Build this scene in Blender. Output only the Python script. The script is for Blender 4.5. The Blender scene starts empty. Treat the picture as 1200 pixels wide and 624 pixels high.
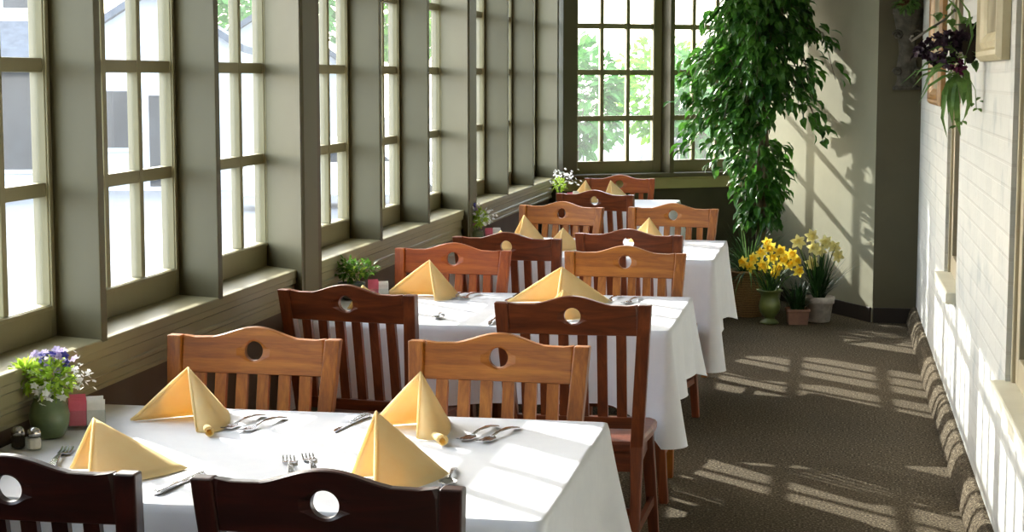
import bpy, math, random
from mathutils import Vector, Matrix, noise as mnoise
R = math.radians
C = bpy.context.scene.collection
sc = bpy.context.scene

# ------------------------------------------------------------------ camera, sky, sun, exposure
CAM_H, FPX, TILT, YAW = 1.63, 2050.0, 6.181, 10.442
cd = bpy.data.cameras.new('camera'); cam = bpy.data.objects.new('camera', cd); C.objects.link(cam)
cam.location = (0, 0, CAM_H); cam.rotation_euler = (R(90 - TILT), 0, R(YAW))
cd.sensor_width = 36.0; cd.lens = 36.0 * FPX / 1200.0; cd.clip_start = 0.05; cd.clip_end = 400
sc.camera = cam
SUN_K, SUN_M = 0.70, 0.90                      # rise and forward lean of the sunbeam per metre across the room
to_sun = Vector((-1, SUN_M, SUN_K)).normalized()
sd = bpy.data.lights.new('sun', 'SUN'); sd.energy = 18.0; sd.angle = R(0.55); sd.color = (1.0, 0.965, 0.90)
so = bpy.data.objects.new('sun', sd); C.objects.link(so)
so.rotation_euler = (-to_sun).to_track_quat('-Z', 'Y').to_euler(); so.location = (-8, 14, 9)
w = bpy.data.worlds.new('sky'); sc.world = w; w.use_nodes = True
nt = w.node_tree; nt.nodes.clear()
out = nt.nodes.new('ShaderNodeOutputWorld'); bg = nt.nodes.new('ShaderNodeBackground'); sky = nt.nodes.new('ShaderNodeTexSky')
sky.sky_type = 'NISHITA'; sky.sun_disc = False; sky.sun_elevation = math.asin(to_sun.z)
sky.sun_rotation = math.atan2(to_sun.x, to_sun.y); sky.dust_density = 2.5; sky.air_density = 1.0
mixs = nt.nodes.new('ShaderNodeMix'); mixs.data_type = 'RGBA'; mixs.inputs[0].default_value = 0.45
mixs.inputs[7].default_value = (5.0, 5.2, 5.3, 1)   # thin bright cloud over the whole sky
nt.links.new(sky.outputs[0], mixs.inputs[6]); nt.links.new(mixs.outputs[2], bg.inputs[0]); nt.links.new(bg.outputs[0], out.inputs[0])
bg.inputs[1].default_value = 2.3
sc.view_settings.view_transform = 'Standard'; sc.view_settings.look = 'None'
sc.view_settings.exposure = -0.47; sc.view_settings.gamma = 1.0; sc.view_settings.use_curve_mapping = False
sc.cycles.max_bounces = 10; sc.cycles.diffuse_bounces = 6; sc.cycles.transparent_max_bounces = 24
sc.cycles.sample_clamp_indirect = 12; sc.cycles.caustics_reflective = False; sc.cycles.caustics_refractive = False

# ------------------------------------------------------------------ materials
def srgb(r, g, b):
    f = lambda c: (c / 255) / 12.92 if c / 255 <= 0.04045 else ((c / 255 + 0.055) / 1.055) ** 2.4
    return (f(r), f(g), f(b), 1)
MATS = {}
def base(name):
    m = bpy.data.materials.new(name); m.use_nodes = True; MATS[name] = m
    n = m.node_tree.nodes; return m, n, m.node_tree.links, n['Principled BSDF']
def coords(n, l, scale=(1, 1, 1), kind='Object'):
    tc = n.new('ShaderNodeTexCoord'); mp = n.new('ShaderNodeMapping'); mp.inputs['Scale'].default_value = scale
    l.new(tc.outputs[kind], mp.inputs['Vector']); return mp.outputs[0]
def noise_ramp(n, l, vec, scale, cols, detail=4, rough=0.55, dist=0.0):
    t = n.new('ShaderNodeTexNoise'); t.inputs['Scale'].default_value = scale; t.inputs['Detail'].default_value = detail
    t.inputs['Roughness'].default_value = rough; t.inputs['Distortion'].default_value = dist
    l.new(vec, t.inputs['Vector'])
    r = n.new('ShaderNodeValToRGB'); e = r.color_ramp.elements
    e[0].position, e[0].color = cols[0]; e[1].position, e[1].color = cols[-1]
    for p, c in cols[1:-1]:
        x = e.new(p); x.color = c
    l.new(t.outputs['Fac'], r.inputs[0]); return t, r
def bump(n, l, src, b, strength, dist=0.002):
    k = n.new('ShaderNodeBump'); k.inputs['Strength'].default_value = strength; k.inputs['Distance'].default_value = dist
    l.new(src, k.inputs['Height']); l.new(k.outputs[0], b.inputs['Normal'])
def mat(name, c1, c2=None, scale=6, rough=0.6, spec=0.4, metal=0, bmp=0.0, stretch=(1, 1, 1), lo=0.35, hi=0.65, detail=4, sub=0, coat=0, kind='Object'):
    m, n, l, b = base(name)
    c2 = c2 or tuple(x * 0.86 for x in c1[:3]) + (1,)
    t, r = noise_ramp(n, l, coords(n, l, stretch, kind), scale, [(lo, c1), (hi, c2)], detail)
    l.new(r.outputs[0], b.inputs['Base Color']); b.inputs['Roughness'].default_value = rough
    b.inputs['Specular IOR Level'].default_value = spec; b.inputs['Metallic'].default_value = metal
    b.inputs['Coat Weight'].default_value = coat; b.inputs['Coat Roughness'].default_value = 0.25
    if bmp: bump(n, l, t.outputs['Fac'], b, bmp)
    return m
def wood(name, dark, mid, light, axis, rough=0.38, coat=0.25):
    m, n, l, b = base(name)
    s = {'x': (1.2, 14, 14), 'z': (14, 14, 1.2), 'y': (14, 1.2, 14)}[axis]
    t, r = noise_ramp(n, l, coords(n, l, s), 2.2, [(0.3, dark), (0.5, mid), (0.68, light)], 6, 0.6, 0.9)
    t2, r2 = noise_ramp(n, l, coords(n, l, tuple(x * 5 for x in s)), 3.0, [(0.35, (0.72, 0.72, 0.72, 1)), (0.6, (1, 1, 1, 1))], 3)
    mx = n.new('ShaderNodeMix'); mx.data_type = 'RGBA'; mx.blend_type = 'MULTIPLY'; mx.inputs[0].default_value = 0.6
    l.new(r.outputs[0], mx.inputs[6]); l.new(r2.outputs[0], mx.inputs[7]); l.new(mx.outputs[2], b.inputs['Base Color'])
    b.inputs['Roughness'].default_value = rough; b.inputs['Coat Weight'].default_value = coat; b.inputs['Coat Roughness'].default_value = 0.3
    bump(n, l, t2.outputs['Fac'], b, 0.08, 0.001); return m
def thin(name, c1, c2, trans, scale=8, rough=0.5, spec=0.3):      # leaves, petals, cloth: light comes through
    m, n, l, b = base(name)
    t, r = noise_ramp(n, l, coords(n, l), scale, [(0.35, c1), (0.65, c2)], 3)
    l.new(r.outputs[0], b.inputs['Base Color']); b.inputs['Roughness'].default_value = rough; b.inputs['Specular IOR Level'].default_value = spec
    tr = n.new('ShaderNodeBsdfTranslucent'); l.new(r.outputs[0], tr.inputs[0])
    mx = n.new('ShaderNodeMixShader'); mx.inputs[0].default_value = trans
    o = n['Material Output']; l.new(b.outputs[0], mx.inputs[1]); l.new(tr.outputs[0], mx.inputs[2]); l.new(mx.outputs[0], o.inputs[0]); return m

PAINT = mat('olive_trim_paint', srgb(95, 90, 66), srgb(90, 85, 62), 3, 0.5, 0.35, bmp=0.02)
PAINT_LIT = mat('olive_paint_lightened', srgb(146, 139, 106), srgb(139, 132, 100), 3, 0.45, 0.4)  # same olive paint, lightened to stand in for bounced room light
PAINT_G = mat('green_olive_paint', srgb(168, 166, 112), srgb(162, 160, 107), 3, 0.5, 0.35)
DADO = mat('dark_brown_dado', srgb(92, 74, 60), srgb(84, 68, 54), 4, 0.6, 0.3)
DADO_G = mat('dark_olive_dado', srgb(78, 76, 58), srgb(70, 68, 52), 4, 0.65, 0.3)
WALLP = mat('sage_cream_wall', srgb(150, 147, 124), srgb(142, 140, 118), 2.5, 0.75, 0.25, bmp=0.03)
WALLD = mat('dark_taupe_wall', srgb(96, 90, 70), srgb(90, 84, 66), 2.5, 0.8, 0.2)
BASEB = mat('dark_baseboard', srgb(44, 36, 30), srgb(38, 31, 26), 6, 0.5)
GAP_SHADE = mat('gap_shade_strip', srgb(86, 70, 44), srgb(72, 58, 36), 6, 0.5)  # dark colour standing in for shade in the pilaster gaps
CEIL = mat('cream_ceiling', srgb(180, 176, 160), srgb(174, 170, 154), 3, 0.8)
ROOM = mat('back_wall_paint', srgb(130, 124, 108), srgb(122, 116, 100), 3, 0.8)
TANJ = mat('tan_window_paint', srgb(178, 166, 138), srgb(168, 156, 128), 4, 0.5)
def brick_mat():
    m, n, l, b = base('white_painted_brick')
    br = n.new('ShaderNodeTexBrick'); v = coords(n, l, (1, 1, 1))
    sep = n.new('ShaderNodeSeparateXYZ'); cmb = n.new('ShaderNodeCombineXYZ')
    l.new(v, sep.inputs[0]); l.new(sep.outputs['Y'], cmb.inputs['X']); l.new(sep.outputs['Z'], cmb.inputs['Y']); l.new(cmb.outputs[0], br.inputs['Vector'])
    br.inputs['Scale'].default_value = 1.0; br.inputs['Brick Width'].default_value = 0.225; br.inputs['Row Height'].default_value = 0.075
    br.inputs['Mortar Size'].default_value = 0.007; br.inputs['Mortar Smooth'].default_value = 0.5
    br.inputs['Color1'].default_value = srgb(202, 202, 195); br.inputs['Color2'].default_value = srgb(194, 195, 189); br.inputs['Mortar'].default_value = srgb(194, 193, 186)
    t, r = noise_ramp(n, l, v, 5, [(0.56, (1, 1, 1, 1)), (0.72, srgb(205, 214, 220))], 5)
    mx = n.new('ShaderNodeMix'); mx.data_type = 'RGBA'; mx.blend_type = 'MULTIPLY'; mx.inputs[0].default_value = 0.8
    l.new(br.outputs[0], mx.inputs[6]); l.new(r.outputs[0], mx.inputs[7]); l.new(mx.outputs[2], b.inputs['Base Color'])
    t2, r2 = noise_ramp(n, l, v, 40, [(0.3, (0, 0, 0, 1)), (0.7, (1, 1, 1, 1))], 4)
    ad = n.new('ShaderNodeMath'); ad.operation = 'MULTIPLY_ADD'; ad.inputs[1].default_value = -1.0
    sc2 = n.new('ShaderNodeMath'); sc2.operation = 'MULTIPLY'; sc2.inputs[1].default_value = 0.35; l.new(r2.outputs[0], sc2.inputs[0])
    l.new(br.outputs['Fac'], ad.inputs[0]); l.new(sc2.outputs[0], ad.inputs[2])
    bump(n, l, ad.outputs[0], b, 0.30, 0.005); b.inputs['Roughness'].default_value = 0.6; return m
BRICK = brick_mat()
def carpet_mat():
    m, n, l, b = base('speckled_brown_carpet'); v = coords(n, l)
    t, r = noise_ramp(n, l, v, 105, [(0.34, srgb(30, 24, 17)), (0.46, srgb(72, 62, 47)), (0.56, srgb(94, 84, 67)), (0.68, srgb(158, 148, 126))], 3, 0.7)
    t2, r2 = noise_ramp(n, l, v, 2.0, [(0.3, (0.86, 0.86, 0.86, 1)), (0.7, (1, 1, 1, 1))], 3)
    mx = n.new('ShaderNodeMix'); mx.data_type = 'RGBA'; mx.blend_type = 'MULTIPLY'; mx.inputs[0].default_value = 1
    l.new(r.outputs[0], mx.inputs[6]); l.new(r2.outputs[0], mx.inputs[7]); l.new(mx.outputs[2], b.inputs['Base Color'])
    b.inputs['Roughness'].default_value = 0.95; b.inputs['Specular IOR Level'].default_value = 0.1
    bump(n, l, t.outputs['Fac'], b, 0.6, 0.004); return m
CARPET = carpet_mat()
def glass_mat(name, tint=(1, 1, 1, 1), haze=0.0):
    m, n, l, b = base(name); n.remove(b)
    tr = n.new('ShaderNodeBsdfTransparent'); tr.inputs[0].default_value = tint
    gl = n.new('ShaderNodeBsdfGlossy'); gl.inputs['Roughness'].default_value = 0.03
    lw = n.new('ShaderNodeLayerWeight'); lw.inputs[0].default_value = .5
    pw = n.new('ShaderNodeMath'); pw.operation = 'POWER'; pw.inputs[1].default_value = 5; l.new(lw.outputs['Facing'], pw.inputs[0])
    fr = n.new('ShaderNodeMath'); fr.operation = 'MULTIPLY_ADD'; fr.inputs[1].default_value = .55; fr.inputs[2].default_value = .03; l.new(pw.outputs[0], fr.inputs[0])
    tx, rr = noise_ramp(n, l, coords(n, l), 3, [(0.3, (0.75, 0.75, 0.75, 1)), (0.7, (1, 1, 1, 1))])
    mu = n.new('ShaderNodeMath'); mu.operation = 'MULTIPLY'; l.new(fr.outputs[0], mu.inputs[0]); l.new(rr.outputs[0], mu.inputs[1])
    mx = n.new('ShaderNodeMixShader'); l.new(mu.outputs[0], mx.inputs[0]); l.new(tr.outputs[0], mx.inputs[1]); l.new(gl.outputs[0], mx.inputs[2])
    last = mx
    if haze:                                                    # scattering film added to imitate milky bloom in the panes
        td = n.new('ShaderNodeBsdfTranslucent'); td.inputs[0].default_value = (.95, .97, 1, 1); last = n.new('ShaderNodeMixShader')
        t3, r3 = noise_ramp(n, l, coords(n, l), 2.2, [(0.3, (haze * .7,) * 3 + (1,)), (0.7, (haze * 1.3,) * 3 + (1,))], 5)
        l.new(r3.outputs[0], last.inputs[0]); l.new(mx.outputs[0], last.inputs[1]); l.new(td.outputs[0], last.inputs[2])
    l.new(last.outputs[0], n['Material Output'].inputs[0]); return m
GLASS = glass_mat('window_glass', (0.97, 0.985, 0.985, 1), 0.018)
CLEARG = glass_mat('clear_glass', (0.93, 0.95, 0.95, 1))
CLOTH = thin('white_linen', srgb(244, 247, 252), srgb(241, 244, 250), 0.10, 20, 0.8, 0.2)
NAPK = thin('yellow_napkin', srgb(254, 238, 188), srgb(253, 234, 180), 0.42, 25, 0.75, 0.2)
STEEL = mat('polished_steel', srgb(205, 205, 208), srgb(190, 190, 194), 20, 0.22, 0.5, metal=1.0)
WOODS = {k: {a: wood('%s_%s_grain' % (k, a), *c, a, rg, ct) for a in 'xz'} for k, c, rg, ct in [
    ('mahogany', (srgb(32, 10, 7), srgb(46, 15, 10), srgb(64, 22, 14)), 0.34, 0.3),
    ('walnut', (srgb(80, 36, 18), srgb(112, 54, 26), srgb(138, 72, 36)), 0.36, 0.3),
    ('chestnut', (srgb(92, 42, 20), srgb(126, 62, 29), srgb(150, 80, 40)), 0.38, 0.25),
    ('honey', (srgb(108, 56, 10), srgb(150, 85, 20), srgb(180, 112, 36)), 0.45, 0.1),
    ('amber', (srgb(118, 48, 10), srgb(156, 72, 18), srgb(180, 94, 30)), 0.45, 0.1)]}

# ------------------------------------------------------------------ mesh building
class MB:
    def __init__(s): s.v = []; s.f = []
    def add(s, vs, fs):
        o = len(s.v); s.v += [tuple(p) for p in vs]; s.f += [tuple(i + o for i in f) for f in fs]; return s
    def box(s, x0, x1, y0, y1, z0, z1, M=None):
        p = [Vector((x, y, z)) for z in (z0, z1) for y in (y0, y1) for x in (x0, x1)]
        if M: p = [M @ q for q in p]
        return s.add(p, [(0, 2, 3, 1), (4, 5, 7, 6), (0, 1, 5, 4), (2, 6, 7, 3), (0, 4, 6, 2), (1, 3, 7, 5)])
    def hexa(s, bot, top):                       # two four-point loops
        return s.add(list(bot) + list(top), [(3, 2, 1, 0), (4, 5, 6, 7), (0, 1, 5, 4), (1, 2, 6, 5), (2, 3, 7, 6), (3, 0, 4, 7)])
    def loft(s, rings, cap=True, closed=True):
        n = len(rings[0]); o = len(s.v)
        for r in rings: s.v += [tuple(p) for p in r]
        for i in range(len(rings) - 1):
            for j in range(n if closed else n - 1):
                a, b = o + i * n + j, o + i * n + (j + 1) % n
                s.f.append((a, b, b + n, a + n))
        if cap:
            s.f.append(tuple(o + j for j in reversed(range(n)))); s.f.append(tuple(o + (len(rings) - 1) * n + j for j in range(n)))
        return s
    def tube(s, path, rad, seg=8):
        path = [Vector(p) for p in path]; rings = []
        if not hasattr(rad, '__len__'): rad = [rad] * len(path)
        up = Vector((0.13, 0.27, 1)).normalized()
        for i, p in enumerate(path):
            d = (path[min(i + 1, len(path) - 1)] - path[max(i - 1, 0)]).normalized()
            if abs(d.dot(up)) > 0.95: up = Vector((1, 0.2, 0.1)).normalized()
            a = d.cross(up).normalized(); b = a.cross(d)
            rings.append([p + (a * math.cos(t) + b * math.sin(t)) * rad[i] for t in [2 * math.pi * k / seg for k in range(seg)]])
        return s.loft(rings)
    def lathe(s, prof, c=(0, 0, 0), seg=24, cap=True):
        c = Vector(c)
        return s.loft([[c + Vector((r * math.cos(2 * math.pi * k / seg), r * math.sin(2 * math.pi * k / seg), z)) for k in range(seg)] for r, z in prof], cap)
    def prism(s, poly, axis, a, b):              # poly of 2-D points extruded along an axis
        def p3(q, t): return {'x': (t, q[0], q[1]), 'y': (q[0], t, q[1]), 'z': (q[0], q[1], t)}[axis]
        return s.loft([[p3(q, a) for q in poly], [p3(q, b) for q in poly]])
    def ball(s, c, r, seg=10, rings=6, sq=(1, 1, 1)):
        c = Vector(c)
        pr = [(max(1e-4, math.sin(math.pi * i / rings)), -math.cos(math.pi * i / rings)) for i in range(rings + 1)]
        return s.loft([[c + Vector((r * a * math.cos(2 * math.pi * k / seg) * sq[0], r * a * math.sin(2 * math.pi * k / seg) * sq[1], r * z * sq[2])) for k in range(seg)] for a, z in pr])
    def leaf(s, p, d, n, L, W, fold=0.25, curl=0.2):
        p = Vector(p); d = Vector(d).normalized(); sd_ = d.cross(Vector(n))
        if sd_.length < 1e-4: sd_ = d.cross(Vector((0.3, 1, 0.2)))
        sd_.normalize(); n = sd_.cross(d)
        a = p; m1 = p + d * L * 0.35 + n * (curl * L * 0.12); m2 = p + d * L * 0.7 + n * (curl * L * 0.02); t = p + d * L - n * (curl * L * 0.35)
        f = n * (fold * W * 0.5)
        vs = [a, m1, m2, t, m1 + sd_ * W * 0.5 + f, m2 + sd_ * W * 0.38 + f, m1 - sd_ * W * 0.5 + f, m2 - sd_ * W * 0.38 + f]
        return s.add(vs, [(0, 1, 4), (1, 2, 5, 4), (2, 3, 5), (0, 6, 1), (1, 6, 7, 2), (2, 7, 3)])
    def blade(s, p, d, L, W, droop, seg=6, up=Vector((0, 0, 1))):
        p = Vector(p); d = Vector(d).normalized(); q = p.copy(); side = d.cross(up)
        if side.length < 1e-3: side = Vector((1, 0, 0))
        side.normalize(); rows = []
        for i in range(seg + 1):
            t = i / seg; wd = W * (0.55 + 1.2 * t - 1.7 * t * t) if t < 1 else W * 0.03
            rows.append((q + side * wd * 0.5, q - side * wd * 0.5)); d = (d - up * droop / seg).normalized(); q = q + d * L / seg
        o = len(s.v)
        for a, b in rows: s.v += [tuple(a), tuple(b)]
        for i in range(seg): s.f.append((o + 2 * i, o + 2 * i + 1, o + 2 * i + 3, o + 2 * i + 2))
        return s
    def build(s, name, m, parent=None, smooth=False, bev=0, solid=0, subsurf=0):
        me = bpy.data.meshes.new(name); me.from_pydata(s.v, [], s.f); me.update()
        if smooth: me.polygons.foreach_set('use_smooth', [True] * len(me.polygons))
        o = bpy.data.objects.new(name, me); C.objects.link(o)
        for x in (m if isinstance(m, (list, tuple)) else [m]): me.materials.append(x)
        if parent: o.parent = parent
        if solid:
            k = o.modifiers.new('thick', 'SOLIDIFY'); k.thickness = solid; k.offset = 0
        if bev:
            k = o.modifiers.new('round', 'BEVEL'); k.width = bev; k.segments = 2; k.limit_method = 'ANGLE'; k.angle_limit = R(40)
        if subsurf:
            k = o.modifiers.new('soft', 'SUBSURF'); k.levels = subsurf; k.render_levels = subsurf
        return o
def tag(o, label, cat, group=None, kind=None):
    o['label'] = label; o['category'] = cat
    if group: o['group'] = group
    if kind: o['kind'] = kind
    return o
def thing(name, label, cat, loc=(0, 0, 0), rz=0, group=None):
    o = bpy.data.objects.new(name, None); C.objects.link(o); o.location = loc; o.rotation_euler = (0, 0, rz); o.empty_display_size = 0.1
    return tag(o, label, cat, group)
def struct(name, mb, m, parent=None, bev=0):
    o = mb.build(name, m, parent, bev=bev)
    if not parent: o['kind'] = 'structure'
    return o
def dup(root, loc, rz, label, group=None):
    r = root.copy(); C.objects.link(r); r.location = loc; r.rotation_euler = (0, 0, rz); r['label'] = label
    if group: r['group'] = group
    for ch in list(root.children):
        c = ch.copy(); C.objects.link(c); c.parent = r
        for g in list(ch.children):
            d = g.copy(); C.objects.link(d); d.parent = c
    return r

# ------------------------------------------------------------------ the room
STX, STZ, GLX, WX = -1.917, 0.93, -2.09, -1.95   # window stool front, stool height, glass, lower wall face
CZ, HEAD = 2.85, 2.55
Y0, YB = -1.6, 11.8
P1 = Vector((-1.875, 12.36, 0)); U = Vector((0.835, 0.55, 0)).normalized(); NO = Vector((-U.y, U.x, 0))   # far bay: along, outward
FM = Matrix(((U.x, NO.x, 0, P1.x), (U.y, NO.y, 0, P1.y), (0, 0, 1, 0), (0, 0, 0, 1)))
LM = Matrix(((0, -1, 0, STX), (1, 0, 0, 0), (0, 0, 1, 0), (0, 0, 0, 1)))   # left wall: along +y, outward -x
FEND = 1.56
CORN = P1 + U * FEND; HINGE = Vector((0.267, YB, 0))
floor = MB(); fl = [(-2.1, Y0 - .1), (2.2, Y0 - .1), (2.2, YB + .1), (HINGE.x + .1, YB + .1), (CORN.x + .1, CORN.y + .15), (P1.x - .15, P1.y + .1)]
floor.prism(fl, 'z', -0.12, 0); struct('floor', floor, CARPET)
cl = MB(); cl.prism([(-2.5, Y0 - .2), (2.4, Y0 - .2), (2.4, 13.0), (-.2, 13.9), (-2.5, 13.0)], 'z', CZ, CZ + 0.12); struct('ceiling', cl, CEIL)

# left wall: solid dado below, header above, stool and apron between, fins and pilasters between the windows
wl = MB(); wl.box(-2.16, WX, Y0, 12.45, -1.0, 0.90); wl.box(-2.16, -1.95, Y0, 12.45, HEAD, CZ); wl.box(-2.16, -1.95, Y0, 0.2, 0.9, HEAD)
struct('wall_left', wl, [DADO]);
hd = MB(); hd.box(-2.165, -1.925, Y0, 12.36, HEAD - 0.005, CZ - .002); hd.box(-2.165, -1.925, Y0, 0.21, 0.9, HEAD); struct('trim_1', hd, PAINT)
st = MB(); st.box(-2.15, STX, Y0, 12.36, 0.900, STZ); struct('trim_2', st, PAINT_LIT, bev=0.004)
APR = [(-1.95, .902), (-1.921, .902), (-1.921, .882), (-1.930, .876), (-1.930, .846), (-1.926, .842), (-1.926, .832), (-1.935, .826), (-1.935, .806), (-1.931, .803), (-1.931, .793), (-1.95, .790)]
ap = MB(); ap.loft([[(x, Y0, z) for x, z in APR], [(x, 12.33, z) for x, z in APR]]); struct('trim_3', ap, PAINT_LIT)
BAYS = []; tn = 4
FINS = [1.33, 2.235, 4.352, 5.26, 7.279, 8.182, 10.257, 11.153]
for y in FINS:
    m = MB(); m.hexa([(STX, y, .92), (STX, y + .040, .92), (-2.13, y + .115, .92), (-2.13, y + .075, .92)], [(STX, y, HEAD), (STX, y + .040, HEAD), (-2.13, y + .115, HEAD), (-2.13, y + .075, HEAD)])
    struct('trim_%d' % tn, m, PAINT, bev=0.003); tn += 1
PILS = [(0.18, 0.41, .47), (3.13, 3.36, 3.42), (6.06, 6.27, 6.36), (8.985, 9.212, 9.27), (11.985, 12.24, 12.30)]
for a, b, c in PILS:
    m = MB(); X = -1.891
    m.prism([(X, a), (X, a + .02), (X + .006, a + .025), (X + .006, b - .025), (X, b - .02), (X, b), (-2.13, b + .06), (-2.13, a + .19)], 'z', .0, CZ - .001)
    o = struct('trim_%d' % tn, m, PAINT, bev=0.002); tn += 1
    m = MB(); m.box(-2.05, -1.905, b + .001, c, 0, CZ - .001); struct('trim_%d' % tn, m, GAP_SHADE, bev=0.004); tn += 1  # added dark batten imitating the shadowed gap beside the pilaster
BARS = [1.329, 1.661, 1.994, 2.326]
def window(i, M, s0, s1, panes, d0, glaze_from=STZ, top=HEAD):
    """sash from s0 to s1 along the wall, panes: list of (left, right); d0 depth of the glass behind the stool front"""
    f = MB(); z0, z1 = 1.019, 2.47; a, b = d0 - .020, d0 + .022
    f.box(s0, panes[0][0], a, b, glaze_from, top, M); f.box(panes[-1][1], s1, a, b, glaze_from, top, M)
    f.box(panes[0][0], panes[-1][1], a, b, glaze_from, z0, M); f.box(panes[0][0], panes[-1][1], a, b, z1, top, M)
    for k in range(len(panes) - 1): f.box(panes[k][1], panes[k + 1][0], a + .004, b - .002, z0, z1, M)
    for k in range(len(panes)):
        l, r = panes[k]
        for z in BARS: f.box(l, r, a + .005, b - .003, z - .019, z + .019, M)
    # sloped glazing bead round the opening
    f.box(panes[0][0] - .014, panes[0][0] - .002, a - .006, a, z0 - .012, z1 + .012, M); f.box(panes[-1][1] + .002, panes[-1][1] + .014, a - .006, a, z0 - .012, z1 + .012, M)
    f.box(panes[0][0] - .002, panes[-1][1] + .002, a - .006, a, z0 - .014, z0 - .002, M)
    o = struct('window_%d' % i, f, PAINT_LIT, bev=0.0025)
    g = MB(); g.box(panes[0][0] - .004, panes[-1][1] + .004, d0 - .002, d0 + .002, z0 - .004, z1 + .004, M)
    g.build('glass_panes', GLASS, o); return o
LBAY = [(.50, 1.33), (1.41, 2.235), (2.31, 3.16), (3.45, 4.352), (4.43, 5.26), (5.335, 6.10), (6.39, 7.279), (7.36, 8.182), (8.26, 9.03), (9.31, 10.257), (10.335, 11.153), (11.23, 12.03)]
RIGHT = [1.35, 2.255, 3.15, 4.372, 5.28, 6.195, 7.30, 8.203, 9.12, 10.278, 11.173, 12.08]
wn = 1
for (a, b), r in zip(LBAY, RIGHT):
    panes = [(r - .232 - .2612 * k, r - .2612 * k) for k in (2, 1, 0)]
    window(wn, LM, panes[0][0] - .065, r + .075, panes, STX - GLX); wn += 1

# far bay: angled wall with two windows
fb = MB(); fb.box(-.12, FEND + .06, .0, .20, -1.0, .90, FM); struct('wall_far', fb, DADO_G)
m = MB(); m.box(-.10, FEND + .05, .0, .20, HEAD - .005, CZ - .002, FM); m.box(-.12, .082, .02, .20, .92, HEAD, FM); m.box(1.525, FEND + .06, .02, .20, .92, HEAD, FM)
struct('trim_%d' % tn, m, PAINT); tn += 1
m = MB(); m.box(-.06, FEND, -.03, .18, .900, STZ, FM); struct('trim_%d' % tn, m, PAINT, bev=.004); tn += 1
m = MB(); m.box(-.04, FEND, -.015, .0, .815, .90, FM); m.box(-.04, FEND, -.022, -.015, .885, .90, FM); struct('trim_%d' % tn, m, PAINT_G, bev=.003); tn += 1
m = MB(); m.box(.812, .848, -.022, .18, .92, HEAD, FM); struct('trim_%d' % tn, m, PAINT, bev=.003); tn += 1
window(wn, FM, .084, .812, [(.134, .315), (.343, .526), (.554, .742)], .135); wn += 1
window(wn, FM, .848, 1.525, [(.905, 1.070), (1.098, 1.266), (1.294, 1.474)], .135); wn += 1
# sunlit angled wall, then the dark end wall
W2 = (HINGE - CORN); L2 = W2.length; W2n = W2.normalized(); N2 = Vector((W2n.y, -W2n.x, 0))
if N2.dot(Vector((-1, -.5, 0))) > 0: N2 = -N2
SM = Matrix(((W2n.x, N2.x, 0, CORN.x), (W2n.y, N2.y, 0, CORN.y), (0, 0, 1, 0), (0, 0, 0, 1)))
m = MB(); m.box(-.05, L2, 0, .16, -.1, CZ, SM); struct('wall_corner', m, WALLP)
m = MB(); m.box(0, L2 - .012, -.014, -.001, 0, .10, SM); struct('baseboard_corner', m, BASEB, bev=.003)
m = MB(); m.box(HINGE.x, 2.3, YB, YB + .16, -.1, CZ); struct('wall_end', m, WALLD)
m = MB(); m.box(HINGE.x + .005, .535, YB - .014, YB, 0, .10); struct('baseboard_end', m, BASEB, bev=.003)
# right wall: brick piers with two window recesses
RX = 0.55
piers = MB(); rec = [(4.0, 5.72), (8.09, 8.95)]; SZ = .66
ys = [Y0, 4.0, 5.72, 8.09, 8.95, YB]
piers.box(RX, RX + .24, Y0, 4.0, 0, CZ); piers.box(RX, RX + .24, 5.72, 8.09, 0, CZ); piers.box(RX, RX + .24, 8.95, YB, 0, CZ)
for a, b in rec: piers.box(RX, RX + .24, a, b, 0, SZ - .06); piers.box(RX, RX + .24, a, b, 2.35, CZ)
struct('wall_right', piers, BRICK)
for k, (a, b) in enumerate(rec):
    f = MB(); x0, x1 = RX + .028, RX + .075; M = None
    f.box(x0 - .012, RX + .22, a, a + .03, SZ, 2.35); f.box(x0 - .012, RX + .22, b - .03, b, SZ, 2.35); f.box(x0 - .012, RX + .22, a + .03, b - .03, 2.30, 2.35)
    f.box(x0, x1, a + .03, a + .11, SZ, 2.30); f.box(x0, x1, b - .11, b - .03, SZ, 2.30); f.box(x0, x1, a + .11, b - .11, SZ, SZ + .09); f.box(x0, x1, a + .11, b - .11, 2.2, 2.30)
    f.box(x0 + .01, x1 - .01, a + .11, b - .11, 1.45, 1.50); f.box(x0 + .01, x1 - .01, (a + b) / 2 - .015, (a + b) / 2 + .015, SZ + .09, 2.2)
    o = struct('window_%d' % wn, f, TANJ, bev=.004); wn += 1
    g = MB(); g.box(RX + .05, RX + .054, a + .1, b - .1, SZ + .08, 2.21); g.build('glass_panes', GLASS, o)
    s = MB(); s.box(RX - .045, RX + .24, a - .02 if k else a - .05, b + .03, SZ - .055, SZ); struct('trim_%d' % tn, s, mat('sill_paint_%d' % k, srgb(232, 228, 208), srgb(220, 216, 194), 5, .5), bev=.008); tn += 1
m = MB(); m.box(2.2, 2.35, Y0, YB + .1, -.1, CZ); struct('wall_inner', m, ROOM)
m = MB(); m.box(-2.14, 2.35, Y0 - .15, Y0, -.1, CZ); struct('wall_back', m, ROOM)
# carpet turned up the foot of the brick wall
m = MB(); prof = [(RX, 0), (.488, 0), (.490, .018), (.497, .045), (.505, .075), (.518, .100), (.535, .112), (RX, .112)]
N = 60; rings = []
for i in range(N + 1):
    y = Y0 + (YB - Y0) * i / N; jig = .006 * mnoise.noise((y * 2.3, 1.7, 0)) + .004 * mnoise.noise((y * 9, 4, 0))
    rings.append([(x + (jig if 0 < k < 7 else 0), y, z + (jig * .6 if k in (4, 5, 6) else 0)) for k, (x, z) in enumerate(prof)])
m.loft(rings); struct('baseboard_right', m, CARPET)

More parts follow.
